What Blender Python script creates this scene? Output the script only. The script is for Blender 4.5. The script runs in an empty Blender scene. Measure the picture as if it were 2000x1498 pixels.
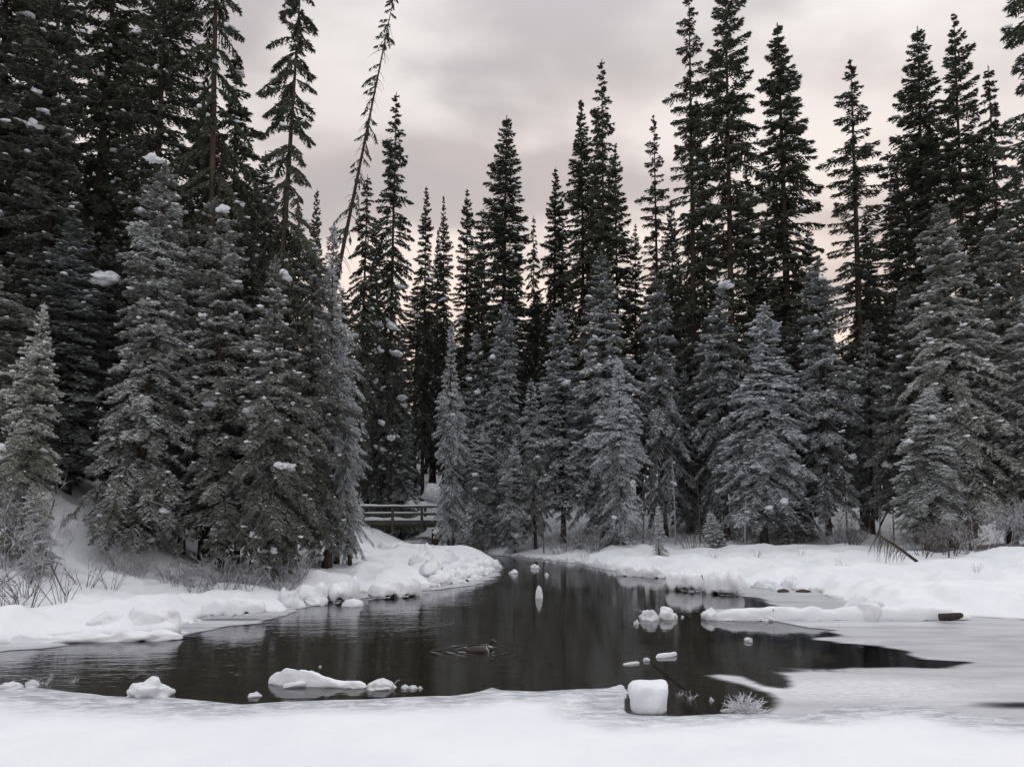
import bpy, bmesh, math, random
import numpy as np
from mathutils import Vector, Matrix, Euler, noise as mnoise

R = math.radians
S = bpy.context.scene
COL = S.collection

# ------------------------------------------------------------------ camera
F = 1500.0            # focal length in photo pixels (photo is 2000 wide)
HY = 1000.0           # horizon row in the photo
EYE = 2.5
PITCH = R(4.0)
PPY = HY - F * math.tan(PITCH)
cam_d = bpy.data.cameras.new('camera')
cam = bpy.data.objects.new('camera', cam_d); COL.objects.link(cam)
cam_d.sensor_width = 36.0; cam_d.lens = 36.0 * F / 2000.0
cam_d.shift_y = (PPY - 749.0) / 2000.0
cam_d.clip_start = 0.1; cam_d.clip_end = 6000
cam.location = (0, 0, EYE); cam.rotation_euler = (math.pi / 2 + PITCH, 0, 0)
S.camera = cam

# ------------------------------------------------------------------ sky and sun
SUN_AZ = R(20)        # to the right of straight ahead, behind the forest
SUN_EL = R(48)
world = bpy.data.worlds.new('World'); S.world = world; world.use_nodes = True
nt = world.node_tree; nt.nodes.clear()
def N(tree, t, **k):
    n = tree.nodes.new(t)
    for a, b in k.items():
        if a == 'ins':
            for i, v in b.items():
                s = n.inputs[i]
                if hasattr(v, 'links'): tree.links.new(v, s)
                else: s.default_value = v
        else: setattr(n, a, b)
    return n
def M_(tree, op, a, b=None, c=None, clamp=False):
    ins = {0: a}
    if b is not None: ins[1] = b
    if c is not None: ins[2] = c
    return N(tree, 'ShaderNodeMath', operation=op, use_clamp=clamp, ins=ins).outputs[0]
def MIX(tree, f, a, b, blend='MIX'):
    n = N(tree, 'ShaderNodeMix', data_type='RGBA', blend_type=blend)
    for i, v in ((0, f), (6, a), (7, b)):
        if hasattr(v, 'links'): tree.links.new(v, n.inputs[i])
        else: n.inputs[i].default_value = v if i == 0 else (*v[:3], 1)
    return n.outputs[2]
def MAPR(tree, v, a, b, c, d, smooth=False):
    n = N(tree, 'ShaderNodeMapRange', ins={0: v, 1: a, 2: b, 3: c, 4: d})
    if smooth: n.interpolation_type = 'SMOOTHSTEP'
    return n.outputs[0]
def NOISE(tree, vec, scale, detail=3.0, rough=0.5, dist=0.0):
    return N(tree, 'ShaderNodeTexNoise', ins={'Vector': vec, 'Scale': scale, 'Detail': detail, 'Roughness': rough, 'Distortion': dist}).outputs[0]

tc = N(nt, 'ShaderNodeTexCoord').outputs['Generated']
sx = N(nt, 'ShaderNodeSeparateXYZ', ins={0: tc})
dx, dy, dz = sx.outputs[0], sx.outputs[1], sx.outputs[2]
zc = M_(nt, 'MAXIMUM', dz, 0.0)
zden = M_(nt, 'ADD', zc, 0.22)
pv = N(nt, 'ShaderNodeCombineXYZ', ins={0: M_(nt, 'MULTIPLY', M_(nt, 'DIVIDE', dx, zden), 0.95), 1: M_(nt, 'MULTIPLY', M_(nt, 'DIVIDE', dy, zden), 1.35), 2: 3.7}).outputs[0]
n1 = NOISE(nt, pv, 2.1, 4.0, 0.45, 0.15)
n2 = NOISE(nt, pv, 0.9, 2.0, 0.5, 0.2)
cl = MAPR(nt, n1, 0.40, 0.62, 0.0, 1.0, True)
cloud = MIX(nt, cl, (0.39, 0.38, 0.405), (0.80, 0.785, 0.785))
pink = MAPR(nt, n2, 0.46, 0.64, 0.0, 0.28, True)
cloud = MIX(nt, pink, cloud, (0.60, 0.52, 0.49))
# warm band low over the horizon, strongest towards the hidden sun
saz = M_(nt, 'ADD', M_(nt, 'MULTIPLY', dx, math.sin(SUN_AZ)), M_(nt, 'MULTIPLY', dy, math.cos(SUN_AZ)))
azf = MAPR(nt, saz, 0.1, 1.0, 0.2, 1.1, True)
low = M_(nt, 'MULTIPLY', M_(nt, 'POWER', 2.718, M_(nt, 'MULTIPLY', M_(nt, 'POWER', M_(nt, 'DIVIDE', zc, 0.36), 2.0), -1.0)), azf)
cloud = MIX(nt, M_(nt, 'MULTIPLY', M_(nt, 'MULTIPLY', low, MAPR(nt, n1, 0.35, 0.6, 0.55, 1.05)), 0.95, clamp=True), cloud, (1.06, 0.79, 0.605))
# an overcast sky is brighter overhead than low down
zen = MAPR(nt, zc, 0.45, 0.95, 1.0, 2.05, True)
cloud = MIX(nt, 1.0, cloud, N(nt, 'ShaderNodeCombineColor', ins={0: zen, 1: M_(nt, 'POWER', zen, 1.09), 2: M_(nt, 'POWER', zen, 1.12)}).outputs[0], 'MULTIPLY')
cloud10 = MIX(nt, 1.0, cloud, (10, 10, 10), 'MULTIPLY')
sky = N(nt, 'ShaderNodeTexSky', sky_type='NISHITA', sun_disc=False, sun_elevation=SUN_EL, sun_rotation=SUN_AZ, air_density=1.0, dust_density=2.0)
skyc = MIX(nt, 0.93, sky.outputs[0], cloud10)
bg = N(nt, 'ShaderNodeBackground', ins={0: skyc, 1: 0.1})
nt.links.new(bg.outputs[0], N(nt, 'ShaderNodeOutputWorld').inputs[0])

sl = bpy.data.lights.new('sun', 'SUN'); sl.energy = 0.6; sl.angle = R(60); sl.color = (1.0, 0.95, 0.92)
so = bpy.data.objects.new('sun', sl); COL.objects.link(so)
so.rotation_euler = Vector((-math.sin(SUN_AZ) * math.cos(SUN_EL), -math.cos(SUN_AZ) * math.cos(SUN_EL), -math.sin(SUN_EL))).to_track_quat('-Z', 'Y').to_euler()
S.view_settings.view_transform = 'Standard'; S.view_settings.look = 'None'
S.view_settings.exposure = 0.12; S.view_settings.gamma = 1.0; S.view_settings.use_curve_mapping = False
S.cycles.max_bounces = 6; S.cycles.diffuse_bounces = 4; S.cycles.glossy_bounces = 3
S.cycles.transparent_max_bounces = 8; S.cycles.transmission_bounces = 2

# ------------------------------------------------------------------ helpers
cp, sp = math.cos(PITCH), math.sin(PITCH)
def ray(px, py):
    a, b = (px - 1000.0) / F, (PPY - py) / F
    return a, cp - b * sp, sp + b * cp
def at(px, py, z=0.0):                 # where a sight line meets the level z
    x, y, zz = ray(px, py); t = (z - EYE) / zz
    return Vector((x * t, y * t, z))
def atd(px, py, d):                    # the point of a sight line d metres ahead
    x, y, zz = ray(px, py); t = d / y
    return Vector((x * t, d, EYE + zz * t))

def hash2(ix, iy, seed):
    h = (ix.astype(np.int64) * 374761393 + iy.astype(np.int64) * 668265263 + seed * 974634777) & 0x7fffffff
    h = ((h ^ (h >> 13)) * 1274126177) & 0x7fffffff
    return ((h ^ (h >> 16)) & 0xffff) / 65535.0
def vn(x, y, seed=0):                  # smooth value noise, -1 .. 1
    x = np.asarray(x, float); y = np.asarray(y, float)
    ix, iy = np.floor(x), np.floor(y); fx, fy = x - ix, y - iy
    fx = fx * fx * fx * (fx * (fx * 6 - 15) + 10); fy = fy * fy * fy * (fy * (fy * 6 - 15) + 10)
    a, b = hash2(ix, iy, seed), hash2(ix + 1, iy, seed); c, d = hash2(ix, iy + 1, seed), hash2(ix + 1, iy + 1, seed)
    return 2 * ((a * (1 - fx) + b * fx) * (1 - fy) + (c * (1 - fx) + d * fx) * fy) - 1
def fbm(x, y, seed=0, o=3):
    return sum(vn(x * 2**k + 7.3 * k, y * 2**k - 3.1 * k, seed + k) * 0.5**k for k in range(o))
def sst(a, b, x):
    t = np.clip((x - a) / (b - a), 0, 1); return t * t * (3 - 2 * t)
def sdf(poly, x, y):                   # > 0 outside
    px, py = np.asarray(x, float), np.asarray(y, float)
    d = np.full(px.shape, 1e9); ins = np.zeros(px.shape, bool)
    n = len(poly)
    for i in range(n):
        (ax, ay), (bx, by) = poly[i], poly[(i + 1) % n]
        ex, ey = bx - ax, by - ay; wx, wy = px - ax, py - ay
        t = np.clip((wx * ex + wy * ey) / (ex * ex + ey * ey + 1e-12), 0, 1)
        d = np.minimum(d, (wx - ex * t)**2 + (wy - ey * t)**2)
        c = ((ay <= py) & (by > py)) | ((by <= py) & (ay > py))
        with np.errstate(divide='ignore', invalid='ignore'):
            xi = ax + (py - ay) / (by - ay if by != ay else 1e-12) * ex
        ins ^= c & (px < xi)
    d = np.sqrt(d); return np.where(ins, -d, d)

def mesh_np(name, V, Fc, nper, smooth=False):
    V = np.ascontiguousarray(V, np.float32); Fc = np.ascontiguousarray(Fc, np.int32)
    m = bpy.data.meshes.new(name); nf = len(Fc)
    m.vertices.add(len(V)); m.vertices.foreach_set('co', V.ravel())
    m.loops.add(nf * nper); m.loops.foreach_set('vertex_index', Fc.ravel())
    m.polygons.add(nf); m.polygons.foreach_set('loop_start', np.arange(0, nf * nper, nper, dtype=np.int32))
    m.polygons.foreach_set('loop_total', np.full(nf, nper, np.int32))
    if smooth: m.polygons.foreach_set('use_smooth', np.ones(nf, bool))
    m.update(calc_edges=True); return m
def attr(m, name, vals):
    a = m.attributes.new(name, 'FLOAT', 'POINT'); a.data.foreach_set('value', np.ascontiguousarray(vals, np.float32))
def obj(name, mesh, mat=None, parent=None):
    o = bpy.data.objects.new(name, mesh); COL.objects.link(o)
    if mat and mesh and not mesh.materials: mesh.materials.append(mat)
    if parent: o.parent = parent
    return o
def tag(o, label=None, cat=None, group=None, kind=None):
    for k, v in (('label', label), ('category', cat), ('group', group), ('kind', kind)):
        if v: o[k] = v
    return o
def empty(name, loc, label, cat, group=None, rz=0.0):
    o = bpy.data.objects.new(name, None); COL.objects.link(o); o.location = loc; o.rotation_euler = (0, 0, rz)
    o.empty_display_size = 0.2
    return tag(o, label, cat, group)

class Geo:                             # collects polygons for one mesh
    def __init__(s): s.v = []; s.f = []
    def tube(s, pts, rad, n=6, cap=True):
        pts = [Vector(p) for p in pts]; b0 = len(s.v); k = len(pts)
        for i, p in enumerate(pts):
            t = (pts[min(i + 1, k - 1)] - pts[max(i - 1, 0)]).normalized()
            u = t.cross(Vector((0, 0, 1)) if abs(t.z) < 0.9 else Vector((1, 0, 0))).normalized(); w = t.cross(u)
            r = rad[i] if hasattr(rad, '__len__') else rad
            for j in range(n):
                a = 2 * math.pi * j / n
                s.v.append(p + (u * math.cos(a) + w * math.sin(a)) * r)
        for i in range(k - 1):
            for j in range(n):
                s.f.append((b0 + i * n + j, b0 + i * n + (j + 1) % n, b0 + (i + 1) * n + (j + 1) % n, b0 + (i + 1) * n + j))
        if cap:
            s.f.append(tuple(b0 + j for j in reversed(range(n)))); s.f.append(tuple(b0 + (k - 1) * n + j for j in range(n)))
    def box(s, lo, hi, jit=0.0, rnd=random):
        b0 = len(s.v)
        for z in (lo[2], hi[2]):
            for (x, y) in ((lo[0], lo[1]), (hi[0], lo[1]), (hi[0], hi[1]), (lo[0], hi[1])):
                s.v.append(Vector((x + rnd.uniform(-jit, jit), y + rnd.uniform(-jit, jit), z + rnd.uniform(-jit, jit))))
        for q in ((3, 2, 1, 0), (4, 5, 6, 7), (0, 1, 5, 4), (1, 2, 6, 5), (2, 3, 7, 6), (3, 0, 4, 7)):
            s.f.append(tuple(b0 + i for i in q))
    def mesh(s, name, smooth=False):
        m = bpy.data.meshes.new(name); m.from_pydata([tuple(v) for v in s.v], [], s.f); m.update()
        if smooth: m.polygons.foreach_set('use_smooth', np.ones(len(m.polygons), bool))
        return m

# ------------------------------------------------------------------ materials
def new_mat(name):
    m = bpy.data.materials.new(name); m.use_nodes = True; t = m.node_tree; t.nodes.clear()
    return m, t, N(t, 'ShaderNodeOutputMaterial')
def prin(t, out, **ins):
    b = N(t, 'ShaderNodeBsdfPrincipled', ins={k.replace('_', ' '): v for k, v in ins.items()})
    t.links.new(b.outputs[0], out.inputs[0]); return b
def wpos(t): return N(t, 'ShaderNodeNewGeometry').outputs['Position']
def scalev(t, v, s): return N(t, 'ShaderNodeVectorMath', operation='MULTIPLY', ins={0: v, 1: s}).outputs[0]
def bump(t, h, strength, dist, normal=None):
    ins = {'Height': h, 'Strength': strength, 'Distance': dist}
    if normal: ins['Normal'] = normal
    return N(t, 'ShaderNodeBump', ins=ins).outputs[0]

def mat_snow(name='snow', ground=False):
    m, t, o = new_mat(name); p = wpos(t) if ground else N(t, 'ShaderNodeTexCoord').outputs['Object']
    a = NOISE(t, p, 0.6, 4.0, 0.55); b = NOISE(t, p, 9.0, 5.0, 0.6); c = NOISE(t, p, 60.0, 2.0, 0.6)
    col = MIX(t, MAPR(t, a, 0.35, 0.65, 0, 1), (0.80, 0.815, 0.86), (0.86, 0.87, 0.90))
    rough = 0.75
    if ground:
        sl_ = N(t, 'ShaderNodeAttribute', attribute_name='slush').outputs['Fac']
        ea = N(t, 'ShaderNodeAttribute', attribute_name='earth_and_shade').outputs['Fac']
        mott = NOISE(t, scalev(t, p, (1, 2.0, 1)), 3.2, 8.0, 0.72, 0.6)
        sm = M_(t, 'MULTIPLY', sl_, MAPR(t, mott, 0.40, 0.58, 0.20, 1.0), clamp=True)
        col = MIX(t, sm, col, (0.36, 0.37, 0.42))
        e2 = NOISE(t, p, 7.0, 4.0, 0.6)
        earth_and_shade = MIX(t, e2, (0.07, 0.064, 0.056), (0.26, 0.235, 0.20))  # pond bed earth, also the colour of the painted undercut shade
        col = MIX(t, ea, col, earth_and_shade)
        rough = M_(t, 'SUBTRACT', 0.75, M_(t, 'MULTIPLY', sl_, 0.35))
        h = M_(t, 'ADD', M_(t, 'ADD', M_(t, 'MULTIPLY', a, 1.6), M_(t, 'MULTIPLY', M_(t, 'MULTIPLY', mott, sl_), 0.5)), M_(t, 'ADD', M_(t, 'MULTIPLY', b, 0.24), M_(t, 'MULTIPLY', c, 0.07)))
        nrm = bump(t, h, 0.5, 0.12)
    else:
        h = M_(t, 'ADD', M_(t, 'MULTIPLY', b, 0.5), M_(t, 'MULTIPLY', c, 0.1))
        nrm = bump(t, h, 0.8, 0.06)
    prin(t, o, Base_Color=col, Roughness=rough, Normal=nrm, **{'Specular_IOR_Level': 0.25})
    return m
MSNOWG = mat_snow('ground_snow', True); MSNOW = mat_snow('snow')

def mat_simple(name, c1, c2, scale, rough=0.85, stretch=(1, 1, 1), bstr=0.5, bd=0.02, obj_space=True):
    m, t, o = new_mat(name)
    p = N(t, 'ShaderNodeTexCoord').outputs['Object'] if obj_space else wpos(t)
    n = NOISE(t, scalev(t, p, stretch), scale, 5.0, 0.62)
    col = MIX(t, MAPR(t, n, 0.3, 0.7, 0, 1), c1, c2)
    prin(t, o, Base_Color=col, Roughness=rough, Normal=bump(t, n, bstr, bd), **{'Specular_IOR_Level': 0.2}); return m
MBARK = mat_simple('bark', (0.026, 0.021, 0.018), (0.085, 0.068, 0.055), 9.0, stretch=(1, 1, 0.3), bd=0.04)
MBARKR = mat_simple('reddish_bark', (0.035, 0.024, 0.019), (0.10, 0.07, 0.054), 9.0, stretch=(1, 1, 0.3), bd=0.04)
MWOOD = mat_simple('wet_wood', (0.022, 0.018, 0.014), (0.075, 0.058, 0.042), 14.0, rough=0.6, stretch=(0.3, 1, 1))
MPLANK = mat_simple('weathered_plank', (0.05, 0.053, 0.045), (0.12, 0.12, 0.10), 11.0, stretch=(0.15, 1, 1))
MFROST = mat_simple('frosted_twig', (0.10, 0.088, 0.08), (0.58, 0.58, 0.62), 5.0, bstr=0.1)
MFROSTW = mat_simple('white_frosted_twig', (0.42, 0.42, 0.45), (0.82, 0.82, 0.86), 9.0, bstr=0.1)
MTWIG = mat_simple('bare_twig', (0.04, 0.03, 0.025), (0.20, 0.175, 0.165), 5.0, bstr=0.1)

def mat_foliage():
    m, t, o = new_mat('needles')
    oi = N(t, 'ShaderNodeObjectInfo'); oc = N(t, 'ShaderNodeSeparateColor', ins={0: oi.outputs['Color']})
    frost, tint = oc.outputs[0], oc.outputs[1]
    p = wpos(t); z = N(t, 'ShaderNodeSeparateXYZ', ins={0: p}).outputs[2]
    tip = N(t, 'ShaderNodeAttribute', attribute_name='tip').outputs['Fac']
    big = NOISE(t, p, 1.0, 4.0, 0.6); fine = NOISE(t, p, 7.0, 2.0, 0.6)
    green = MIX(t, tint, (0.060, 0.070, 0.054), (0.090, 0.096, 0.062))
    green = MIX(t, MAPR(t, fine, 0.4, 0.7, 0, 0.35), green, (0.07, 0.06, 0.045))
    zf = MAPR(t, z, 6.0, 20.0, 1.0, 0.14, True)
    f = M_(t, 'MULTIPLY', M_(t, 'MULTIPLY', frost, zf), MAPR(t, big, 0.34, 0.66, 0.28, 2.2))
    f = M_(t, 'MULTIPLY', f, MAPR(t, tip, 0.05, 1.0, 0.08, 1.85))
    f = M_(t, 'MULTIPLY', f, MAPR(t, fine, 0.3, 0.65, 0.5, 1.15), clamp=True)
    fc = MIX(t, tint, (0.76, 0.785, 0.83), (0.74, 0.74, 0.69))
    col = MIX(t, f, green, fc)
    prin(t, o, Base_Color=col, Roughness=0.9, **{'Specular_IOR_Level': 0.1}); return m
MFOL = mat_foliage()

def mat_water(duck):
    m, t, o = new_mat('water'); p = wpos(t)
    a = NOISE(t, scalev(t, p, (0.55, 1.7, 1)), 1.6, 3.0, 0.5, 0.4); b = NOISE(t, scalev(t, p, (0.8, 3.0, 1)), 4.5, 2.0, 0.5)
    calm = NOISE(t, scalev(t, p, (0.10, 0.22, 1)), 1.0, 2.0, 0.5)
    X = N(t, 'ShaderNodeSeparateXYZ', ins={0: p}).outputs[0]
    k = M_(t, 'MULTIPLY', MAPR(t, calm, 0.35, 0.65, 0.25, 1.0), MAPR(t, X, -3.0, 1.5, 1.0, 0.35))
    h = M_(t, 'MULTIPLY', M_(t, 'ADD', M_(t, 'MULTIPLY', a, 1.0), M_(t, 'MULTIPLY', b, 0.45)), k)
    dv = N(t, 'ShaderNodeVectorMath', operation='DISTANCE', ins={0: p, 1: duck}).outputs['Value']
    ring = M_(t, 'MULTIPLY', M_(t, 'SINE', M_(t, 'ADD', M_(t, 'MULTIPLY', dv, 26.0), M_(t, 'MULTIPLY', a, 9.0))), MAPR(t, dv, 0.2, 1.3, 0.30, 0.0, True))
    h = M_(t, 'ADD', h, ring)
    nb = bump(t, h, 1.0, 0.014)
    fr = N(t, 'ShaderNodeFresnel', ins={'IOR': 1.75, 'Normal': nb}).outputs[0]
    gl = N(t, 'ShaderNodeBsdfGlossy', ins={'Color': (0.95, 0.95, 0.97, 1), 'Roughness': 0.045, 'Normal': nb})
    tr = N(t, 'ShaderNodeBsdfTransparent', ins={'Color': (0.56, 0.55, 0.50, 1)})
    mx = N(t, 'ShaderNodeMixShader', ins={0: fr, 1: tr.outputs[0], 2: gl.outputs[0]})
    t.links.new(mx.outputs[0], o.inputs[0]); return m
def mat_ice():
    m, t, o = new_mat('thin_ice'); p = wpos(t)
    c = N(t, 'ShaderNodeAttribute', attribute_name='ice').outputs['Fac']
    n = NOISE(t, scalev(t, p, (0.35, 1.5, 1)), 1.6, 5.0, 0.6, 0.5); n2 = NOISE(t, scalev(t, p, (1, 2.4, 1)), 7.0, 4.0, 0.65)
    cov = M_(t, 'ADD', c, M_(t, 'MULTIPLY', M_(t, 'SUBTRACT', n, 0.5), 0.55))
    cov = MAPR(t, cov, 0.10, 0.58, 0.0, 0.98, True)
    w = N(t, 'ShaderNodeAttribute', attribute_name='slush').outputs['Fac']
    col = MIX(t, MAPR(t, n, 0.35, 0.65, 0, 1), (0.42, 0.42, 0.455), (0.62, 0.62, 0.66))
    col = MIX(t, M_(t, 'MULTIPLY', w, MAPR(t, n2, 0.35, 0.6, 0.2, 1.0), clamp=True), col, (0.82, 0.83, 0.86))
    b = N(t, 'ShaderNodeBsdfPrincipled', ins={'Base Color': col, 'Roughness': 0.38, 'Specular IOR Level': 0.45, 'Normal': bump(t, n2, 0.35, 0.02)})
    tr = N(t, 'ShaderNodeBsdfTransparent')
    mx = N(t, 'ShaderNodeMixShader', ins={0: cov, 1: tr.outputs[0], 2: b.outputs[0]})
    t.links.new(mx.outputs[0], o.inputs[0]); return m

# ------------------------------------------------------------------ the ground
near_px = [(-900, 1352), (-100, 1350), (0, 1345), (60, 1342), (130, 1350), (200, 1358), (330, 1362), (380, 1369), (470, 1375), (560, 1370), (640, 1367), (720, 1366),
           (800, 1362), (880, 1359), (925, 1352), (960, 1341), (985, 1347), (1050, 1350), (1120, 1345), (1180, 1343), (1212, 1336), (1224, 1352),
           (1216, 1368), (1222, 1393), (1240, 1397), (1320, 1399), (1400, 1395), (1480, 1391)]
right_near = [(1560, 1396), (1640, 1378), (1720, 1375), (1800, 1378), (1860, 1390), (1920, 1399), (2000, 1405), (2900, 1405)]
right_far = [(2900, 1225), (2000, 1213), (1900, 1208), (1820, 1205), (1740, 1202), (1700, 1188), (1660, 1180), (1630, 1168), (1590, 1157), (1540, 1153), (1490, 1151), (1440, 1146), (1400, 1134),
             (1345, 1141), (1310, 1131), (1260, 1117), (1205, 1114), (1180, 1105), (1130, 1098), (1060, 1091), (1000, 1086), (945, 1082.5)]
left_far = [(905, 1081), (890, 1083), (930, 1086), (962, 1093), (976, 1100), (962, 1112), (940, 1127), (900, 1139), (860, 1145), (820, 1150), (760, 1156), (700, 1161), (650, 1164),
            (600, 1170), (562, 1184), (545, 1196), (480, 1200), (420, 1203), (365, 1222), (355, 1240), (250, 1244), (150, 1246), (60, 1254), (0, 1260), (-100, 1266), (-900, 1285)]
def P2(l): return [tuple(at(x, y)[:2]) for x, y in l]
BASIN = P2(near_px + right_near + right_far + left_far)
OPEN = P2(near_px + [(1490, 1376), (1506, 1364), (1470, 1347), (1420, 1334), (1362, 1319), (1400, 1315), (1460, 1320), (1500, 1339), (1524, 1342), (1534, 1334), (1518, 1320), (1490, 1312), (1560, 1309), (1700, 1307), (1800, 1304), (1890, 1296),
          (1800, 1284), (1700, 1264), (1600, 1249), (1650, 1240), (1560, 1226), (1500, 1216), (1440, 1209), (1380, 1205), (1400, 1190), (1500, 1182), (1470, 1168), (1400, 1158), (1345, 1145), (1310, 1135), (1260, 1121),
          (1205, 1118), (1150, 1106), (1130, 1101), (1060, 1094), (1000, 1088), (945, 1084)] +
          [(930, 1087), (966, 1096), (985, 1104), (980, 1122), (965, 1134), (930, 1142), (880, 1150), (820, 1155), (760, 1163), (700, 1170), (640, 1176), (600, 1186),
           (568, 1200), (540, 1212), (500, 1220), (440, 1228), (365, 1243), (250, 1252), (150, 1258), (60, 1268), (0, 1274), (-100, 1280), (-900, 1300)])
MOUNDS = [  # px, py, level, size x, size y, height
    (290, 1218, 0.1, 0.75, 0.55, 0.42), (215, 1205, 0.2, 0.8, 0.6, 0.2), (335, 1180, 0.3, 0.7, 0.5, 0.2), (445, 1186, 0.2, 0.9, 0.35, 0.16),
    (540, 1165, 0.3, 0.7, 0.6, 0.2), (615, 1140, 0.3, 1.0, 0.6, 0.2), (760, 1125, 0.3, 1.2, 0.8, 0.25), (700, 1090, 0.4, 1.4, 1.2, 0.3),
    (830, 1075, 0.4, 1.2, 0.9, 0.35), (900, 1085, 0.3, 1.0, 0.8, 0.25), (860, 1120, 0.3, 0.8, 0.6, 0.25), (780, 1095, 0.4, 0.8, 0.8, 0.25), (660, 1120, 0.4, 0.9, 0.9, 0.25),
    (1680, 1062, 0.8, 2.2, 1.0, 0.75), (1560, 1075, 0.6, 2.5, 0.9, 0.35), (1420, 1122, 0.4, 1.0, 0.6, 0.2), (1330, 1105, 0.3, 1.2, 0.7, 0.25), (1240, 1098, 0.3, 0.9, 0.7, 0.2),
    (1690, 1195, 0.1, 0.4, 0.35, 0.3), (1640, 1130, 0.4, 0.8, 0.7, 0.2), (1550, 1145, 0.2, 0.45, 0.35, 0.2), (1500, 1140, 0.2, 0.5, 0.35, 0.15), (1760, 1150, 0.3, 1.3, 0.8, 0.2), (1480, 1095, 0.5, 1.2, 0.9, 0.2),
    (1330, 1050, 0.8, 1.6, 1.0, 0.45), (1230, 1045, 0.8, 1.4, 1.0, 0.4), (1980, 1090, 0.8, 1.5, 1.0, 0.45), (1900, 1120, 0.6, 1.5, 1.0, 0.2)]
MW = [(at(px, py, lv), a, b, h * 0.75) for px, py, lv, a, b, h in MOUNDS]
def ground(x, y, full=False):
    x = np.asarray(x, float); y = np.asarray(y, float)
    wx = x + 0.16 * vn(x * 1.7, y * 1.7, 3); wy = y + 0.16 * vn(x * 1.7, y * 1.7, 4)
    w2 = sst(11, 16, y)
    s = sdf(BASIN, x + (wx - x) * (0.35 + 0.65 * w2), y + (wy - y) * (0.35 + 0.65 * w2))
    so_ = np.maximum(s, 0)
    near = 1 - sst(11.6, 13.2, y)
    lump = 0.5 + 0.5 * fbm(x * 0.5, y * 0.5, 11)
    pil = 1 - np.abs(vn(x * 0.85, y * 0.85, 21))
    rid = 1 - np.abs(fbm(x * 0.30 + 0.1 * y, y * 0.75, 25, 2))
    bank = (0.08 + 0.20 * sst(-0.25, 0.6, fbm(x * 0.33, y * 0.33, 15))) * (1 - np.exp(-so_ / (0.12 + 0.5 * (0.5 + 0.5 * vn(x * 0.6, y * 0.6, 16))))) * (0.6 + 0.5 * lump) + 0.050 * np.minimum(so_, 14) + (np.where(x > 3, 0.15, 0.10) * pil + 0.06 * lump + 0.17 * rid**3 + 0.05 * vn(x * 2.3, y * 2.3, 27) + 0.02 * vn(x * 5.1, y * 5.1, 28)) * sst(0, 1.2, so_) * (1 - 0.7 * sst(6, 12, so_))
    left = sst(2, -2, x)
    bank += left * 0.02 * np.minimum(so_, 16)
    shore = 0.018 * (1 - np.exp(-so_ / 0.05)) + 0.03 * (1 - np.exp(-so_ / 1.2)) + 0.012 * np.minimum(so_, 12) + 0.05 * fbm(x * 0.45, y * 0.45, 31) * sst(0.1, 2.0, so_)
    h = bank * (1 - near) + shore * near
    for c, a, b, hh in MW:
        h = h + hh * np.exp(-(((x - c.x) / a)**2 + ((y - c.y) / b)**2) * 1.3) * sst(-0.02, 0.25, s)
    # steep snowy slope on the left, rising ground behind the far trees
    q = -x - 11.0 - 0.10 * (y - 24)
    h = h + sst(17.5, 24.5, y) * 6.5 * (1 - np.exp(-0.085 * np.log1p(np.exp(np.clip(q * 1.6, -30, 30)))))
    vx = x + 3.5 + (y - 46) * 0.55
    valley = np.exp(-(vx / 3.0)**2) * sst(38, 45, y)
    h = h * (1 - 0.80 * valley) + 0.06 * valley
    h = h + (sst(43, 54, y) * 1.7 + sst(54, 120, y) * 3.0 + sst(62, 150, y) * 14.0) * (1 - 0.9 * valley * (1 - sst(58, 75, y)))  # the farthest rise is an unseen hill added to block low sky glow
    bed = -0.05 - 0.45 * (1 - np.exp(s / 0.7)) + 0.03 * fbm(x * 2.2, y * 2.2, 41)
    z = np.where(s > 0, h, np.minimum(bed, -0.02))
    if not full: return z
    undercut_shade = np.exp(-(so_ / 0.12)**2) * (1 - near) * sst(0.0, 0.4, fbm(x * 0.6 + 40, y * 0.6, 51) + 0.22) * (y < 44)  # earth patches that also paint in the shade of missing undercuts at the waterline
    earth_and_shade = np.where(s < 0, 1.0, undercut_shade)
    slush = near * np.exp(-(so_ / (0.95 + 0.5 * vn(x * 0.35, y * 0.2, 61)))**4) * (s > 0)
    return z, s, earth_and_shade, slush
def gz(x, y): return float(ground(np.array([x]), np.array([y]))[0])

rr = np.concatenate([[0.3], np.linspace(0.9, 6.0, 10), 6.2 * 1.0062**np.arange(0, 374), np.geomspace(63.5, 160, 22), np.geomspace(190, 3000, 12)])
aa = np.concatenate([np.linspace(-math.pi, -0.70, 22)[:-1], np.arange(-0.70, 0.7001, 0.0026), np.linspace(0.70, math.pi, 22)[1:]])
RR, AA = np.meshgrid(rr, aa, indexing='ij')
GX, GY = RR * np.sin(AA), RR * np.cos(AA)
GZ, GS, GE, GSL = ground(GX.ravel(), GY.ravel(), True)
nr, na = RR.shape
idx = np.arange(nr * na).reshape(nr, na)
quads = np.stack([idx[:-1, :-1], idx[:-1, 1:], idx[1:, 1:], idx[1:, :-1]], -1).reshape(-1, 4)[:, ::-1]
gv = np.stack([GX.ravel(), GY.ravel(), GZ], 1)
gm = mesh_np('snow_ground', gv, quads, 4, True); attr(gm, 'earth_and_shade', GE); attr(gm, 'slush', GSL)
tag(obj('snow_ground', gm, MSNOWG), 'deep snow on the banks and the frozen shore round the pond', kind='structure')

DUCK = at(934, 1270)
g = Geo(); g.v = [Vector((-60, 8, 0)), Vector((60, 8, 0)), Vector((60, 62, 0)), Vector((-60, 62, 0))]; g.f = [(0, 1, 2, 3)]
tag(obj('pond_water', g.mesh('pond_water'), mat_water(tuple(DUCK))), 'dark open water of the pond mirroring the trees', kind='structure')

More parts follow.
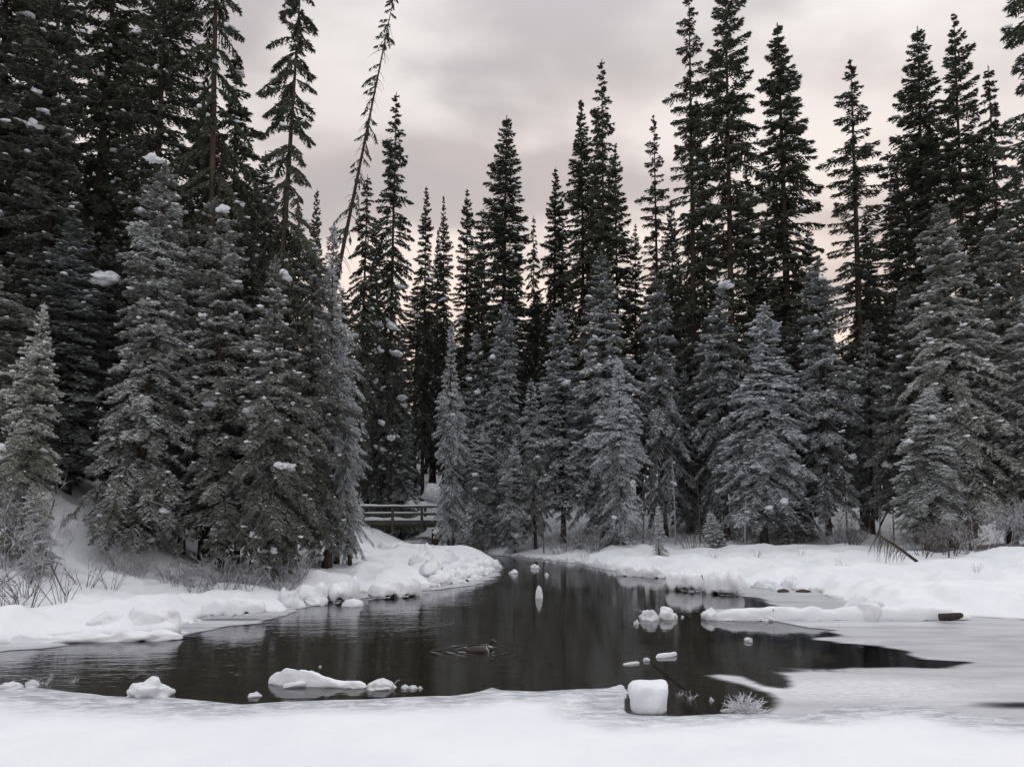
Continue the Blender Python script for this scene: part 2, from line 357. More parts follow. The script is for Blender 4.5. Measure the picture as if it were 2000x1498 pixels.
SO = sdf(OPEN, GX.ravel(), GY.ravel())
cov = sst(-0.10, 0.48, SO + np.where(GY.ravel() < 12.3, 0.05, 0.2) * fbm(GX.ravel() * 0.7, GY.ravel() * 2.0, 71)); cov = np.where(GS > 0.4, 0, cov)
# darker, thinner ice at the right edge of the snow
tp = at(1990, 1378); cov *= 1 - 0.85 * np.exp(-(((GX.ravel() - tp.x) / 1.1)**2 + ((GY.ravel() - tp.y) / 0.35)**2))
tq = at(1950, 1240); cov *= 1 - 0.5 * np.exp(-(((GX.ravel() - tq.x) / 2.0)**2 + ((GY.ravel() - tq.y) / 0.5)**2))
keep = (cov.reshape(nr, na) > 0.01) & (GS.reshape(nr, na) < 0.35) & (RR < 62) & (np.abs(AA) < 1.2)
kq = keep[:-1, :-1] | keep[:-1, 1:] | keep[1:, 1:] | keep[1:, :-1]
fq = quads[kq.ravel()]; used, inv = np.unique(fq, return_inverse=True)
iv = gv[used].copy(); iv[:, 2] = 0.010
im = mesh_np('ice_sheet', iv, inv.reshape(-1, 4), 4); attr(im, 'ice', cov[used])
c1 = at(1650, 1345); slx = np.exp(-(((iv[:, 0] - c1.x) / 2.0)**2 + ((iv[:, 1] - c1.y) / 0.75)**2)); attr(im, 'slush', np.clip(slx * 1.4, 0, 1))
tag(obj('ice_sheet', im, mat_ice()), 'thin grey ice skin along the edges of the open water', kind='structure')

# ------------------------------------------------------------------ spruce generator
def unit(v): return v / (np.linalg.norm(v, axis=-1, keepdims=True) + 1e-9)
def make_spruce(seed, H, z0, rmax, pw=0.8, spacing=0.32, nper=5, droop=0.35, e_top=30, e_bot=-12, step=0.11, hang=0.25,
                tl=0.17, tw=0.034, secmax=0.55, gaps=0.25, dens=1.0, bottom=0.25, trunk_r=None, ntw=7, dead=0.0, secf=0.33, bend=0.2):
    r = np.random.RandomState(seed)
    tr_r = trunk_r or H * 0.0075 + 0.03
    bx, by, bph = r.uniform(-bend, bend), r.uniform(-bend, bend), r.uniform(0, 6)
    def axis(z):
        t = z / H
        return np.array([bx * np.sin(2.2 * t + bph) - bx * math.sin(bph), by * np.sin(2.7 * t + bph) - by * math.sin(bph), z])
    def rad(z): return tr_r * (1 - z / H)**0.85 + 0.012
    TV, TT, SNOW = [], [], []; limbs = Geo()
    z = z0; irr = r.uniform(0, 100)
    while z < H - 0.15:
        t = (z - z0) / (H - z0)
        prof = (1 - math.exp(-(1 - t) / pw)) / (1 - math.exp(-1 / pw))
        if t < 0.10: prof *= bottom + (1 - bottom) * (t / 0.10)**0.6
        irf = 1 + 0.36 * float(vn(np.array([z * 0.55 + irr]), np.array([0.0]), seed)[0])
        nb = max(3, int(round(nper * (0.75 + 0.5 * r.rand()) * (1 - 0.35 * t))))
        a0 = r.uniform(0, 6.28)
        for k in range(nb):
            if r.rand() < gaps * (1 - t * 0.7): continue
            az = a0 + 6.283 * k / nb + r.uniform(-0.4, 0.4)
            side = 1 + 0.38 * float(vn(np.array([math.cos(az) * 1.3 + z * 0.3]), np.array([math.sin(az) * 1.3 + irr]), seed + 5)[0])
            L = max(0.10, rmax * prof * irf * side * r.uniform(0.72, 1.12) + 0.06)
            zz = z + r.uniform(-0.5, 0.5) * spacing
            e = R(e_bot + (e_top - e_bot) * t**1.6 + r.uniform(-9, 9))
            dr = droop * (1 - 0.55 * t) * r.uniform(0.6, 1.3)
            B = axis(zz); ca, sa = math.cos(az), math.sin(az)
            def cur(s):
                s = np.asarray(s); ro = L * s * math.cos(e) * (1 - 0.12 * s * s); zo = L * (math.sin(e) * s - dr * s**2 + 0.22 * dr * s**4)
                wob = 0.05 * L * np.sin(3 * s + k)
                return np.stack([B[0] + ro * ca - wob * sa, B[1] + ro * sa + wob * ca, B[2] + zo], -1)
            if L > 0.35:
                ls = cur(np.linspace(0, 0.95, 4)); br = 0.006 + 0.010 * L
                limbs.tube([Vector(q) for q in ls], [br * 1.5, br * 1.1, br * 0.7, br * 0.3], 3, False)
            if dead and r.rand() < dead: continue
            n = max(3, int(L / step * dens))
            s = np.clip((np.arange(n) + r.rand(n)) / n, 0.0, 1.0) * 0.9 + 0.1
            Pp = cur(s); T = unit(cur(np.minimum(s + 0.02, 1.02)) - cur(s - 0.02))
            Nv = np.array([-sa, ca, 0.0])
            sec_b, sec_d, sec_l = [Pp[:1] * 0 + cur(np.array([0.12]))], [unit(cur(np.array([0.9])) - cur(np.array([0.12])))], [np.array([0.01])]
            for sg in (-1, 1):
                D = unit(T * 0.62 + sg * Nv * 0.78 + np.array([0, 0, -hang]) + r.normal(0, 0.16, (n, 3)))
                l = np.minimum(secf * L * (1.02 - s)**0.6 + 0.07, secmax) * r.uniform(0.65, 1.2, n)
                sec_b.append(Pp); sec_d.append(D); sec_l.append(l)
            # the leading shoot
            sec_b.append(cur(np.array([0.86, 0.95]))); sec_d.append(unit(T[-1:] + r.normal(0, 0.08, (2, 3)))); sec_l.append(np.array([0.18, 0.14]) * min(1.0, 0.4 + L))
            SB, SD, SL = np.concatenate(sec_b), np.concatenate(sec_d), np.concatenate(sec_l)
            ns = len(SB); m = ntw
            q = (np.arange(m) + 0.5)[None, :] / m + r.uniform(-0.06, 0.06, (ns, m))
            # secondary shoots sag a little
            base = SB[:, None, :] + SD[:, None, :] * (SL[:, None] * q)[..., None] + np.array([0, 0, -1.0]) * (0.25 * hang * SL[:, None] * q * q)[..., None]
            Xs = unit(np.cross(SD, np.array([0, 0, 1.0])))
            sg = np.where(np.arange(m) % 2 == 0, 1.0, -1.0)[None, :, None]
            d2 = unit(SD[:, None, :] * 0.75 + Xs[:, None, :] * sg * 0.62 + np.array([0, 0, -0.12]) + r.normal(0, 0.28, (ns, m, 3)))
            ln = tl * (1.1 - 0.45 * q) * r.uniform(0.6, 1.25, (ns, m)) * min(1.0, 0.55 + 0.4 * L)
            w = unit(np.cross(d2, r.normal(0, 1, (ns, m, 3)))) * (tw * r.uniform(0.7, 1.3, (ns, m)))[..., None]
            tri = np.stack([base - w - d2 * 0.03, base + w - d2 * 0.03, base + d2 * ln[..., None]], 2).reshape(-1, 3)
            upf = np.clip(0.95 + 1.1 * d2[..., 2], 0.15, 1.5).reshape(-1, 1); TV.append(tri); TT.append((upf * np.array([[0.35, 0.5, 1.0]])).ravel())
            # shoot axes
            w2 = unit(np.cross(SD, r.normal(0, 1, (ns, 3)))) * (tw * 0.8)
            tri = np.stack([SB - w2, SB + w2, SB + SD * (SL * 1.05)[:, None] + np.array([0, 0, -0.25 * hang]) * SL[:, None]], 1).reshape(-1, 3)
            TV.append(tri); TT.append(np.tile([0.0, 0.1, 0.8], len(tri) // 3))
            if L > 0.5: SNOW.append((cur(np.array([r.uniform(0.55, 0.92)]))[0], L, az))
        z += spacing * r.uniform(0.75, 1.25) * (1 - 0.45 * t)
    # leader
    for zz in np.arange(H - 0.7, H + 0.12, 0.04):
        B = axis(min(zz, H)); n = 3
        d = unit(np.stack([r.normal(0, 1, n), r.normal(0, 1, n), r.uniform(0.4, 1.5, n)], 1)); ln = 0.05 + 0.22 * max(0, H + 0.1 - zz)
        w = unit(np.cross(d, r.normal(0, 1, (n, 3)))) * 0.02
        TV.append(np.stack([B - w, B + w, B + d * ln], 1).reshape(-1, 3)); TT.append(np.tile([0, 0.2, 1.0], n))
    V = np.concatenate(TV); cm = mesh_np('crown', V, np.arange(len(V)).reshape(-1, 3), 3); attr(cm, 'tip', np.concatenate(TT)); cm.materials.append(MFOL)
    tg = Geo(); zs = np.linspace(-0.6, H, 18)
    tg.tube([Vector(axis(max(q, 0))) + Vector((0, 0, min(q, 0))) for q in zs], [rad(max(q, 0)) * (1.25 if q < 0.3 else 1) for q in zs], 9)
    return {'H': H, 'r': rmax, 'crown': cm, 'trunk': tg.mesh('trunk', True), 'limbs': limbs.mesh('limbs'), 'snow': SNOW, 'rs': r}

def blob_mesh(name, seed, sub=2, rough=0.3, freq=1.4, flat=0.5, mat=None):
    bm = bmesh.new(); bmesh.ops.create_icosphere(bm, subdivisions=sub, radius=1.0); off = Vector((seed * 3.17, seed * 1.3, seed * 7.7))
    for v in bm.verts:
        n = v.co.normalized(); k = 1 + rough * mnoise.noise(n * freq + off) + rough * 0.4 * mnoise.noise(n * freq * 2.7 + off)
        v.co = n * k
        if v.co.z < 0: v.co.z *= flat
    m = bpy.data.meshes.new(name); bm.to_mesh(m); bm.free(); m.polygons.foreach_set('use_smooth', np.ones(len(m.polygons), bool)); m.materials.append(mat or MSNOW)
    return m
CLUMPS = [blob_mesh('snow_clump', 100 + i, 3, 0.75, 1.8, 0.6) for i in range(5)]
def bough_snow(pr, seed, n, size):     # many little pads of snow lying on the boughs of one tree
    r = random.Random(seed); bm = bmesh.new(); pts = r.sample(pr['snow'], min(n, len(pr['snow'])))
    for p, L, az in pts:
        s = size * r.uniform(0.4, 1.2)
        mt = Matrix.Translation(Vector(p) + Vector((0, 0, s * 0.5 + 0.04))) @ Matrix.Rotation(az, 4, 'Z') @ Matrix.Diagonal((s * r.uniform(1.0, 2.0), s * r.uniform(0.6, 1.1), s * r.uniform(0.35, 0.6), 1))
        vs = bmesh.ops.create_icosphere(bm, subdivisions=1, radius=1.0, matrix=mt)['verts']
        for v in vs: v.co += Vector((r.uniform(-1, 1), r.uniform(-1, 1), r.uniform(-1, 1))) * s * 0.22
    m = bpy.data.meshes.new('bough_snow'); bm.to_mesh(m); bm.free(); m.polygons.foreach_set('use_smooth', np.ones(len(m.polygons), bool)); m.materials.append(MSNOW)
    return m

PROTO = {}
# tall spires
PROTO['t1'] = make_spruce(1, 30, 4, 2.3, 0.22, spacing=0.43, nper=6, droop=0.45, gaps=0.18, tl=0.22, tw=0.045, step=0.15)
PROTO['t2'] = make_spruce(2, 30, 5, 2.2, 0.20, spacing=0.47, nper=5, droop=0.60, gaps=0.22, tl=0.22, tw=0.045, step=0.15, e_bot=-20)
PROTO['t3'] = make_spruce(3, 30, 4, 2.5, 0.30, spacing=0.45, nper=6, droop=0.30, gaps=0.18, tl=0.22, tw=0.045, step=0.15, e_bot=-4, e_top=25)
PROTO['t4'] = make_spruce(4, 30, 5, 2.0, 0.18, spacing=0.46, nper=5, droop=0.65, gaps=0.30, tl=0.24, tw=0.048, step=0.15, e_bot=-25, e_top=15)
PROTO['t5'] = make_spruce(31, 30, 5, 2.2, 0.26, spacing=0.48, nper=6, droop=0.50, gaps=0.28, tl=0.23, tw=0.044, step=0.14, e_bot=-14, bend=0.4)
PROTO['t6'] = make_spruce(32, 30, 4, 2.4, 0.20, spacing=0.50, nper=6, droop=0.38, gaps=0.26, tl=0.22, tw=0.044, step=0.14, e_bot=-8, e_top=28, bend=0.35)
# open crown with a bare, visible trunk
PROTO['o1'] = make_spruce(5, 30, 6, 2.2, 0.16, spacing=0.62, nper=4, droop=0.8, gaps=0.38, tl=0.24, tw=0.045, step=0.14, e_bot=-22, e_top=5, hang=0.6, trunk_r=0.26)
PROTO['o2'] = make_spruce(6, 30, 6, 2.6, 0.24, spacing=0.60, nper=5, droop=0.30, gaps=0.30, tl=0.22, tw=0.040, step=0.16, e_bot=-6, e_top=20, hang=0.35, trunk_r=0.27)
# frosted, dense to the ground
PROTO['f1'] = make_spruce(7, 14, 0.6, 2.1, 0.32, spacing=0.33, nper=7, droop=0.55, gaps=0.12, tl=0.16, tw=0.027, ntw=9, step=0.10, e_bot=-16, hang=0.18)
PROTO['f2'] = make_spruce(8, 14, 1.5, 2.2, 0.42, spacing=0.35, nper=7, droop=0.70, gaps=0.14, tl=0.17, tw=0.027, ntw=9, step=0.10, e_bot=-20, hang=0.30)
PROTO['f3'] = make_spruce(9, 14, 1.8, 2.0, 0.24, spacing=0.36, nper=6, droop=0.60, gaps=0.20, tl=0.17, tw=0.028, ntw=9, step=0.10, e_bot=-25, hang=0.25)
PROTO['f4'] = make_spruce(10, 14, 0.9, 2.3, 0.55, spacing=0.33, nper=7, droop=0.48, gaps=0.12, tl=0.16, tw=0.027, ntw=9, step=0.10, e_bot=-10, hang=0.18)
PROTO['f5'] = make_spruce(14, 14, 2.0, 1.9, 0.18, spacing=0.42, nper=6, droop=0.75, gaps=0.28, tl=0.18, tw=0.028, ntw=9, step=0.10, e_bot=-22, hang=0.35)
PROTO['f6'] = make_spruce(15, 14, 1.6, 2.0, 0.28, spacing=0.38, nper=6, droop=0.42, gaps=0.24, tl=0.17, tw=0.027, ntw=9, step=0.10, e_bot=-8, hang=0.22)
PROTO['f7'] = make_spruce(27, 14, 0.9, 2.0, 0.36, spacing=0.35, nper=7, droop=0.62, gaps=0.20, tl=0.17, tw=0.028, ntw=9, step=0.10, e_bot=-20, hang=0.28, bend=0.35)
PROTO['f8'] = make_spruce(28, 14, 1.4, 2.1, 0.26, spacing=0.40, nper=6, droop=0.50, gaps=0.26, tl=0.18, tw=0.028, ntw=9, step=0.10, e_bot=-12, hang=0.25, bend=0.3)
# fine pale frosted tree, saplings, leaning snag
PROTO['p1'] = make_spruce(11, 12, 0.8, 1.6, 0.50, spacing=0.24, nper=6, droop=0.55, gaps=0.10, tl=0.14, tw=0.018, step=0.13, e_bot=-24, hang=0.5, ntw=8)
PROTO['y1'] = make_spruce(12, 4, 0.4, 0.75, 0.70, spacing=0.20, nper=6, droop=0.35, gaps=0.10, tl=0.12, tw=0.022, step=0.10, trunk_r=0.045)
PROTO['snag'] = make_spruce(13, 30, 7, 1.0, 0.12, spacing=0.50, nper=4, droop=0.9, gaps=0.40, tl=0.20, tw=0.030, step=0.17, e_bot=-20, e_top=-8, hang=0.9, trunk_r=0.20, dead=0.45, secf=0.3, bend=0.05)
for k, pr in PROTO.items():
    nb = {'t': 160, 'o': 80, 'f': 110, 'p': 60, 'y': 14, 's': 0}[k[0]]
    pr['boughs'] = bough_snow(pr, 55 + len(k), nb, {'t': 0.13, 'o': 0.12, 'f': 0.10, 'p': 0.06, 'y': 0.06, 's': 0.1}[k[0]]) if nb else None

TREES = 0
def tree(proto, px, tip, d, hw, frost, label, tint=0.3, lean=0.0, nclump=4, csize=0.2, group='spruces round the pond', rot=None, clumps=(), bark=None, name='spruce_tree', boughs=True, base_px=None, leany=0.0):
    global TREES; TREES += 1
    rnd = random.Random(TREES * 77 + 5); pr = PROTO[proto]
    T = atd(px, tip, d); bx = T.x if base_px is None else (base_px - 1000) / F * d
    b = Vector((bx, d, gz(bx, d) - 0.05)); h = T.z - b.z
    lv = Vector((T.x - b.x + (lean or rnd.uniform(-0.35, 0.35)), leany or rnd.uniform(-0.4, 0.4), h)); hh = lv.length
    sz = hh / pr['H']; sxy = (1.06 if proto[0] in 'fp' else 1.12) * (hw * d / F) / pr['r']
    root = empty(name, b, label, 'tree', group)
    q = Vector((0, 0, 1)).rotation_difference(lv.normalized()) @ Euler((0, 0, rnd.uniform(0, 6.28) if rot is None else rot)).to_quaternion()
    root.rotation_euler = q.to_euler(); root.scale = (sxy, sxy, sz)
    M = Matrix.LocRotScale(b, q, Vector((sxy, sxy, sz))); Mi = M.inverted()
    obj('trunk', pr['trunk'], MBARK, root); obj('limbs', pr['limbs'], MBARK, root)['kind'] = 'stuff'
    if bark:
        for c in root.children: c.material_slots[0].link = 'OBJECT'; c.material_slots[0].material = bark
    c = obj('crown', pr['crown'], MFOL, root); c.color = (frost * (1.2 if proto[0] in 'fp' else 1.6), tint, rnd.random(), 1)
    if boughs and pr['boughs']:
        o = obj('bough_snow', pr['boughs'], MSNOW, root); o['kind'] = 'stuff'
    def clump(P, s):
        o = obj('snow_clump', rnd.choice(CLUMPS), MSNOW, root); o.location = P
        o.rotation_euler = (rnd.uniform(-0.3, 0.3), rnd.uniform(-0.3, 0.3), rnd.uniform(0, 6.28))
        o.scale = (s * rnd.uniform(0.8, 1.4) / sxy, s * rnd.uniform(0.7, 1.1) / sxy, s * rnd.uniform(0.5, 0.9) / sz)
    if pr['snow']:
        for i in range(nclump):
            for _ in range(12):
                p, L, az = rnd.choice(pr['snow']); w = M @ Vector(p)
                if w.y < b.y - 0.2 * sxy and w.z < b.z + (12 if proto[0] == 'o' else 19): break
            clump(Vector((p[0], p[1], p[2] + csize * 0.4 / sz)), csize * rnd.uniform(0.4, 1.2))
    for (cx, cy, s) in clumps:
        P = atd(cx, cy, d - hw * d / F * 0.2); clump(Mi @ P, s)
    return root

# ------------------------------------------------------------------ trees
LG = 'spruces on the left bank'; MG = 'spruces behind the footbridge and far bank'; RG = 'spruces on the right bank'
T = tree
# left bank, tall dark
T('t1', 35, -260, 27, 98, 0.10, 'very tall dark spruce at the left edge with scattered snow lumps', group=LG, nclump=9, csize=0.22, tint=0.5)
T('t3', 118, -180, 25, 95, 0.14, 'tall dense dark spruce second from the left edge', group=LG, nclump=9, csize=0.22)
T('t5', 208, -330, 29, 82, 0.08, 'tall dark spruce with a straight trunk showing, third from left edge', group=LG, nclump=5, tint=0.4)
T('t6', 318, -240, 27, 88, 0.10, 'tall dark spruce rising behind the broad frosted left spruce', group=LG, nclump=5)
T('o1', 434, -330, 27, 80, 0.06, 'tall open spruce with a long bare reddish trunk', group=LG, nclump=3, bark=MBARKR, base_px=402)
T('t4', 462, 105, 30, 62, 0.10, 'dark spruce just right of the bare reddish trunk', group=LG, nclump=5)
T('o1', 578, -70, 26, 74, 0.08, 'sparse drooping spruce leaning right against the sky beside the left forest', group=LG, nclump=3, base_px=520, rot=2.0)
T('t2', -50, -100, 23, 120, 0.22, 'dark spruce partly cut off by the left edge of the picture', group=LG, nclump=4)
# left bank, frosted front row
T('f1', 290, 308, 23.5, 108, 0.55, 'broad frosted spruce with a snow lump on its tip, left bank', group=LG, tint=0.45, nclump=6, csize=0.15, clumps=((300, 312, 0.20),))
T('f4', 150, 430, 25, 125, 0.25, 'bluish frosted spruce carrying the largest snow pad on the left', group=LG, tint=0.05, nclump=4, csize=0.15, clumps=((210, 546, 0.36), (196, 552, 0.22)))
T('f4', 62, 590, 20, 74, 0.6, 'small greenish frosted spruce beside the shrub at the left edge', group=LG, tint=0.8, nclump=4, csize=0.13)
T('f8', 448, 400, 24.5, 105, 0.38, 'shaggy brownish frosted spruce in the middle of the left bank', group=LG, tint=0.5, nclump=6, csize=0.17)
T('f7', 548, 500, 22.8, 85, 0.28, 'dark frosted spruce standing nearest the water on the left bank', group=LG, tint=0.4, nclump=9, csize=0.17)
T('f8', 622, 470, 26, 75, 0.25, 'dark narrow frosted spruce right of the nearest left bank spruce', group=LG, tint=0.35, nclump=6, csize=0.16)
T('p1', 668, 440, 28.5, 62, 1.1, 'pale grey frosted spruce at the right end of the left forest', group=LG, tint=0.3, nclump=2, csize=0.13)
T('p1', 690, 660, 27.5, 42, 1.3, 'small very pale frosted spruce left of the footbridge', group=LG, tint=0.15, nclump=1, csize=0.1)
T('f2', 370, 520, 26.5, 95, 0.25, 'frosted spruce squeezed between the broad and the shaggy left spruces', group=LG, tint=0.2, nclump=4, csize=0.16)
T('f4', -25, 420, 22, 110, 0.3, 'frosted spruce cut by the left edge behind the small greenish one', group=LG, tint=0.6, nclump=3, csize=0.15)
T('f6', 505, 560, 26.5, 70, 0.28, 'greyish frosted spruce behind the nearest left bank spruce', group=LG, tint=0.4, nclump=3, csize=0.16)
T('t4', 250, 60, 33, 90, 0.12, 'dark spruce deep behind the broad frosted left spruce', group=LG, nclump=2)
T('t3', 520, 300, 34, 60, 0.15, 'dark spruce behind the sparse drooping left spruce', group=LG, nclump=2)
T('t1', 90, 150, 34, 105, 0.12, 'dark spruce deep in the forest above the left snow slope', group=LG, nclump=2)
T('t2', 400, 180, 34, 80, 0.12, 'dark spruce deep behind the bare reddish trunk', group=LG, nclump=2)
T('f5', 588, 420, 27.5, 60, 0.25, 'ragged frosted spruce between the nearest and the narrow left spruces', group=LG, tint=0.3, nclump=4)
T('f3', 478, 450, 28, 70, 0.2, 'dim frosted spruce behind the shaggy brownish one', group=LG, tint=0.3, nclump=3)
T('f6', 652, 520, 30, 55, 0.75, 'greyish frosted spruce just left of the pale one at the forest end', group=LG, tint=0.2, nclump=3)
T('f5', 225, 470, 27, 75, 0.2, 'dim frosted spruce between the bluish and the broad left spruces', group=LG, tint=0.3, nclump=3)
T('snag', 760, -30, 38, 28, 0.15, 'leaning nearly bare spruce snag crossing the sky left of centre', group=LG, name='spruce_snag', nclump=0, base_px=556, rot=1.0, tint=0.2)
# centre, dark skyline
T('t3', 617, 372, 56, 24, 0.10, 'slim far spruce left of the leaning snag', group=MG, nclump=1)
T('t4', 705, 345, 52, 36, 0.15, 'dark bushy spruce just right of the leaning snag', group=MG, nclump=2)
T('t2', 768, 178, 54, 44, 0.12, 'tall irregular dark spruce right above the footbridge', group=MG, nclump=14, csize=0.34, tint=0.1)
T('t5', 830, 370, 62, 30, 0.08, 'thin spruce, first of three between the footbridge and the tall cone', group=MG, nclump=3, csize=0.3)
T('t1', 869, 384, 63, 20, 0.08, 'thinnest spruce, second of three left of the tall regular cone', group=MG, nclump=2, csize=0.3)
T('t6', 905, 374, 61, 34, 0.08, 'dark spruce, third of three left of the tall regular cone', group=MG, nclump=3, csize=0.3)
T('t3', 978, 226, 55, 62, 0.10, 'tall regular cone shaped spruce standing alone at the centre of the skyline', group=MG, nclump=3, csize=0.26, tint=0.2)
T('t4', 1043, 418, 66, 18, 0.06, 'very thin dark spruce right of the tall central cone', group=MG, nclump=1)
T('t5', 1080, 328, 60, 40, 0.08, 'medium dark spruce between the central cone and the tall pair', group=MG, nclump=1)
T('t1', 1136, 198, 56, 46, 0.10, 'left one of the tall pair of spruces right of centre', group=MG, nclump=2, tint=0.7)
T('t2', 1179, 122, 54, 42, 0.10, 'taller right one of the spruce pair right of centre', group=MG, nclump=2, tint=0.5)
T('t6', 1211, 288, 57, 44, 0.08, 'spruce hugging the right side of the tall central pair', group=MG, nclump=1)
T('o2', 1281, 230, 55, 46, 0.08, 'lighter spruce standing just left of the two highest right spruces', group=MG, nclump=2)
# centre, frosted front
T('p1', 880, 630, 47, 42, 1.3, 'pale frosted spruce overhanging the right end of the footbridge', group=MG, tint=0.1, nclump=2, csize=0.2)
T('f1', 985, 590, 49, 52, 0.75, 'frosted spruce below the tall central cone', group=MG, tint=0.05, nclump=3, csize=0.2)
T('f6', 935, 650, 50, 48, 0.5, 'frosted spruce between the footbridge tree and the centre', group=MG, tint=0.1, nclump=3, csize=0.22)
T('f7', 1180, 490, 45, 88, 0.95, 'large shaggy frosted spruce right of centre on the far bank', group=MG, tint=0.1, nclump=4, csize=0.2)
T('f6', 1098, 600, 46, 70, 0.7, 'broad frosted spruce left of the large shaggy one', group=MG, tint=0.05, nclump=4, csize=0.2)
T('p1', 1215, 700, 42, 56, 1.35, 'pale feathery frosted spruce in front of the large shaggy one', group=MG, tint=0.1, nclump=1, csize=0.18)
T('f5', 1294, 535, 46, 52, 0.62, 'slim frosted spruce with bare lower stem at the gap right of centre', group=MG, tint=0.02, nclump=4, csize=0.2)
T('f1', 788, 770, 55, 50, 0.5, 'frosted spruce behind the footbridge with a hanging snow pad', group=MG, tint=0.2, nclump=3, csize=0.25, clumps=((785, 778, 0.30), (786, 793, 0.22)))
T('f3', 742, 640, 57, 48, 0.25, 'darker frosted spruce behind the left end of the footbridge', group=MG, tint=0.2, nclump=6, csize=0.3)
T('f3', 1046, 740, 45, 40, 0.5, 'small narrow frosted spruce at the centre of the far bank', group=MG, tint=0.2, nclump=2, csize=0.2)
T('f4', 1005, 860, 44.5, 38, 0.65, 'low frosted spruce at the water side below the centre', group=MG, tint=0.2, nclump=2, csize=0.16)
T('f1', 948, 830, 46.5, 42, 0.65, 'low frosted spruce right of the footbridge end', group=MG, tint=0.25, nclump=2, csize=0.16)
# right, dark skyline
T('o2', 1343, -30, 50, 64, 0.10, 'left one of the two highest spruces on the right skyline', group=RG, nclump=3)
T('t6', 1414, -70, 48, 72, 0.10, 'right one of the two highest spruces on the right skyline', group=RG, nclump=4, bark=MBARKR)
T('t5', 1526, 26, 48, 82, 0.10, 'full tall spruce standing third of the high right spruces', group=RG, nclump=3, tint=0.5)
T('o2', 1661, 108, 46, 82, 0.10, 'open spruce with level tiered branches in the right skyline gap', group=RG, nclump=3)
T('t3', 1780, 54, 46, 78, 0.10, 'pointed tall spruce right of the open tiered one', group=RG, nclump=2)
T('t6', 1858, 38, 44, 66, 0.12, 'tall spruce with ragged crown near the right edge', group=RG, nclump=2)
T('t4', 1944, 120, 43, 46, 0.15, 'narrow spruce beside the thick trunk at the right edge', group=RG, nclump=3)
T('o2', 1992, -330, 37, 100, 0.12, 'thick trunked giant spruce cut off by the right edge', group=RG, nclump=3)
# second row filling the skyline
SR = 'second row spruces along the skyline'
for i, (x_, t_, d_, w_, l_) in enumerate([(745, 430, 60, 30, 'just left of the tall irregular spruce above the footbridge'), (850, 450, 68, 20, 'between the first two thin spruces left of centre'), (943, 440, 66, 30, 'tucked against the left side of the tall central cone'), (1004, 450, 66, 30, 'tucked against the right side of the tall central cone'), (1105, 390, 64, 34, 'left of the tall central pair'), (1160, 300, 64, 34, 'between the two spruces of the tall central pair'), (1240, 440, 62, 30, 'in the gap right of the tall central pair'), (1312, 390, 60, 34, 'right beside the lighter spruce of the right skyline'), (1378, 190, 58, 40, 'between the two highest right spruces'), (1462, 330, 57, 46, 'right of the two highest right spruces'), (1490, 420, 60, 46, 'lower left of the full third right spruce'), (1580, 440, 58, 40, 'right side of the full third right spruce'), (1712, 420, 56, 44, 'right of the open tiered spruce'), (1745, 320, 56, 44, 'left of the pointed tall right spruce'), (1820, 240, 54, 44, 'between the pointed and the ragged right spruces'), (1905, 250, 52, 44, 'right of the ragged crowned right spruce'), (1965, 330, 50, 50, 'before the thick trunk at the right edge')]):
    T(['t5', 't1', 't6', 't3'][i % 4], x_, t_, d_, w_, 0.1, 'dark second row spruce ' + l_, group=SR, nclump=1, csize=0.28)
# right, frosted front
T('f3', 1412, 552, 44.5, 62, 0.6, 'frosted spruce with a flat snow cap on its tip', group=RG, tint=0.1, nclump=3, csize=0.2, clumps=((1414, 556, 0.32), (1424, 560, 0.22)))
T('f2', 1482, 590, 40.5, 100, 1.05, 'broad pale frosted spruce in the middle of the right bank', group=RG, tint=0.1, nclump=5, csize=0.2)
T('f8', 1604, 505, 42, 72, 0.65, 'frosted spruce right of the broad pale one on the right bank', group=RG, tint=0.15, nclump=5, csize=0.2)
T('f7', 1548, 610, 45, 75, 0.3, 'dim frosted spruce between the two larger frosted ones on the right', group=RG, tint=0.2, nclump=3, csize=0.2)
T('f6', 1692, 630, 43, 52, 0.35, 'slender dim frosted spruce above the fallen dead tree', group=RG, tint=0.2, nclump=5, csize=0.2)
T('f2', 1838, 400, 35.5, 115, 0.8, 'large greenish frosted spruce with wide skirt on the right', group=RG, tint=0.6, nclump=5, csize=0.2)
T('f8', 1945, 430, 36.5, 105, 0.5, 'frosted spruce right of the large skirted one', group=RG, tint=0.55, nclump=4, csize=0.2)
T('f6', 1772, 560, 39.5, 70, 0.28, 'dim frosted spruce left behind the large skirted one', group=RG, tint=0.4, nclump=4, csize=0.2)
T('f3', 2030, 560, 33, 95, 0.5, 'frosted spruce cut off by the right edge of the picture', group=RG, tint=0.5, nclump=3, csize=0.2)
T('f7', 1340, 720, 47, 48, 0.4, 'small frosted spruce in the gap behind the slim bare stemmed one', group=RG, tint=0.1, nclump=2, csize=0.2)
T('f5', 1370, 640, 49, 55, 0.35, 'frosted spruce left behind the snow capped one', group=RG, tint=0.1, nclump=2, csize=0.2)
T('f2', 1800, 760, 34, 80, 0.8, 'low spreading frosted spruce beside the shrubs on the right', group=RG, tint=0.4, nclump=3, csize=0.16)
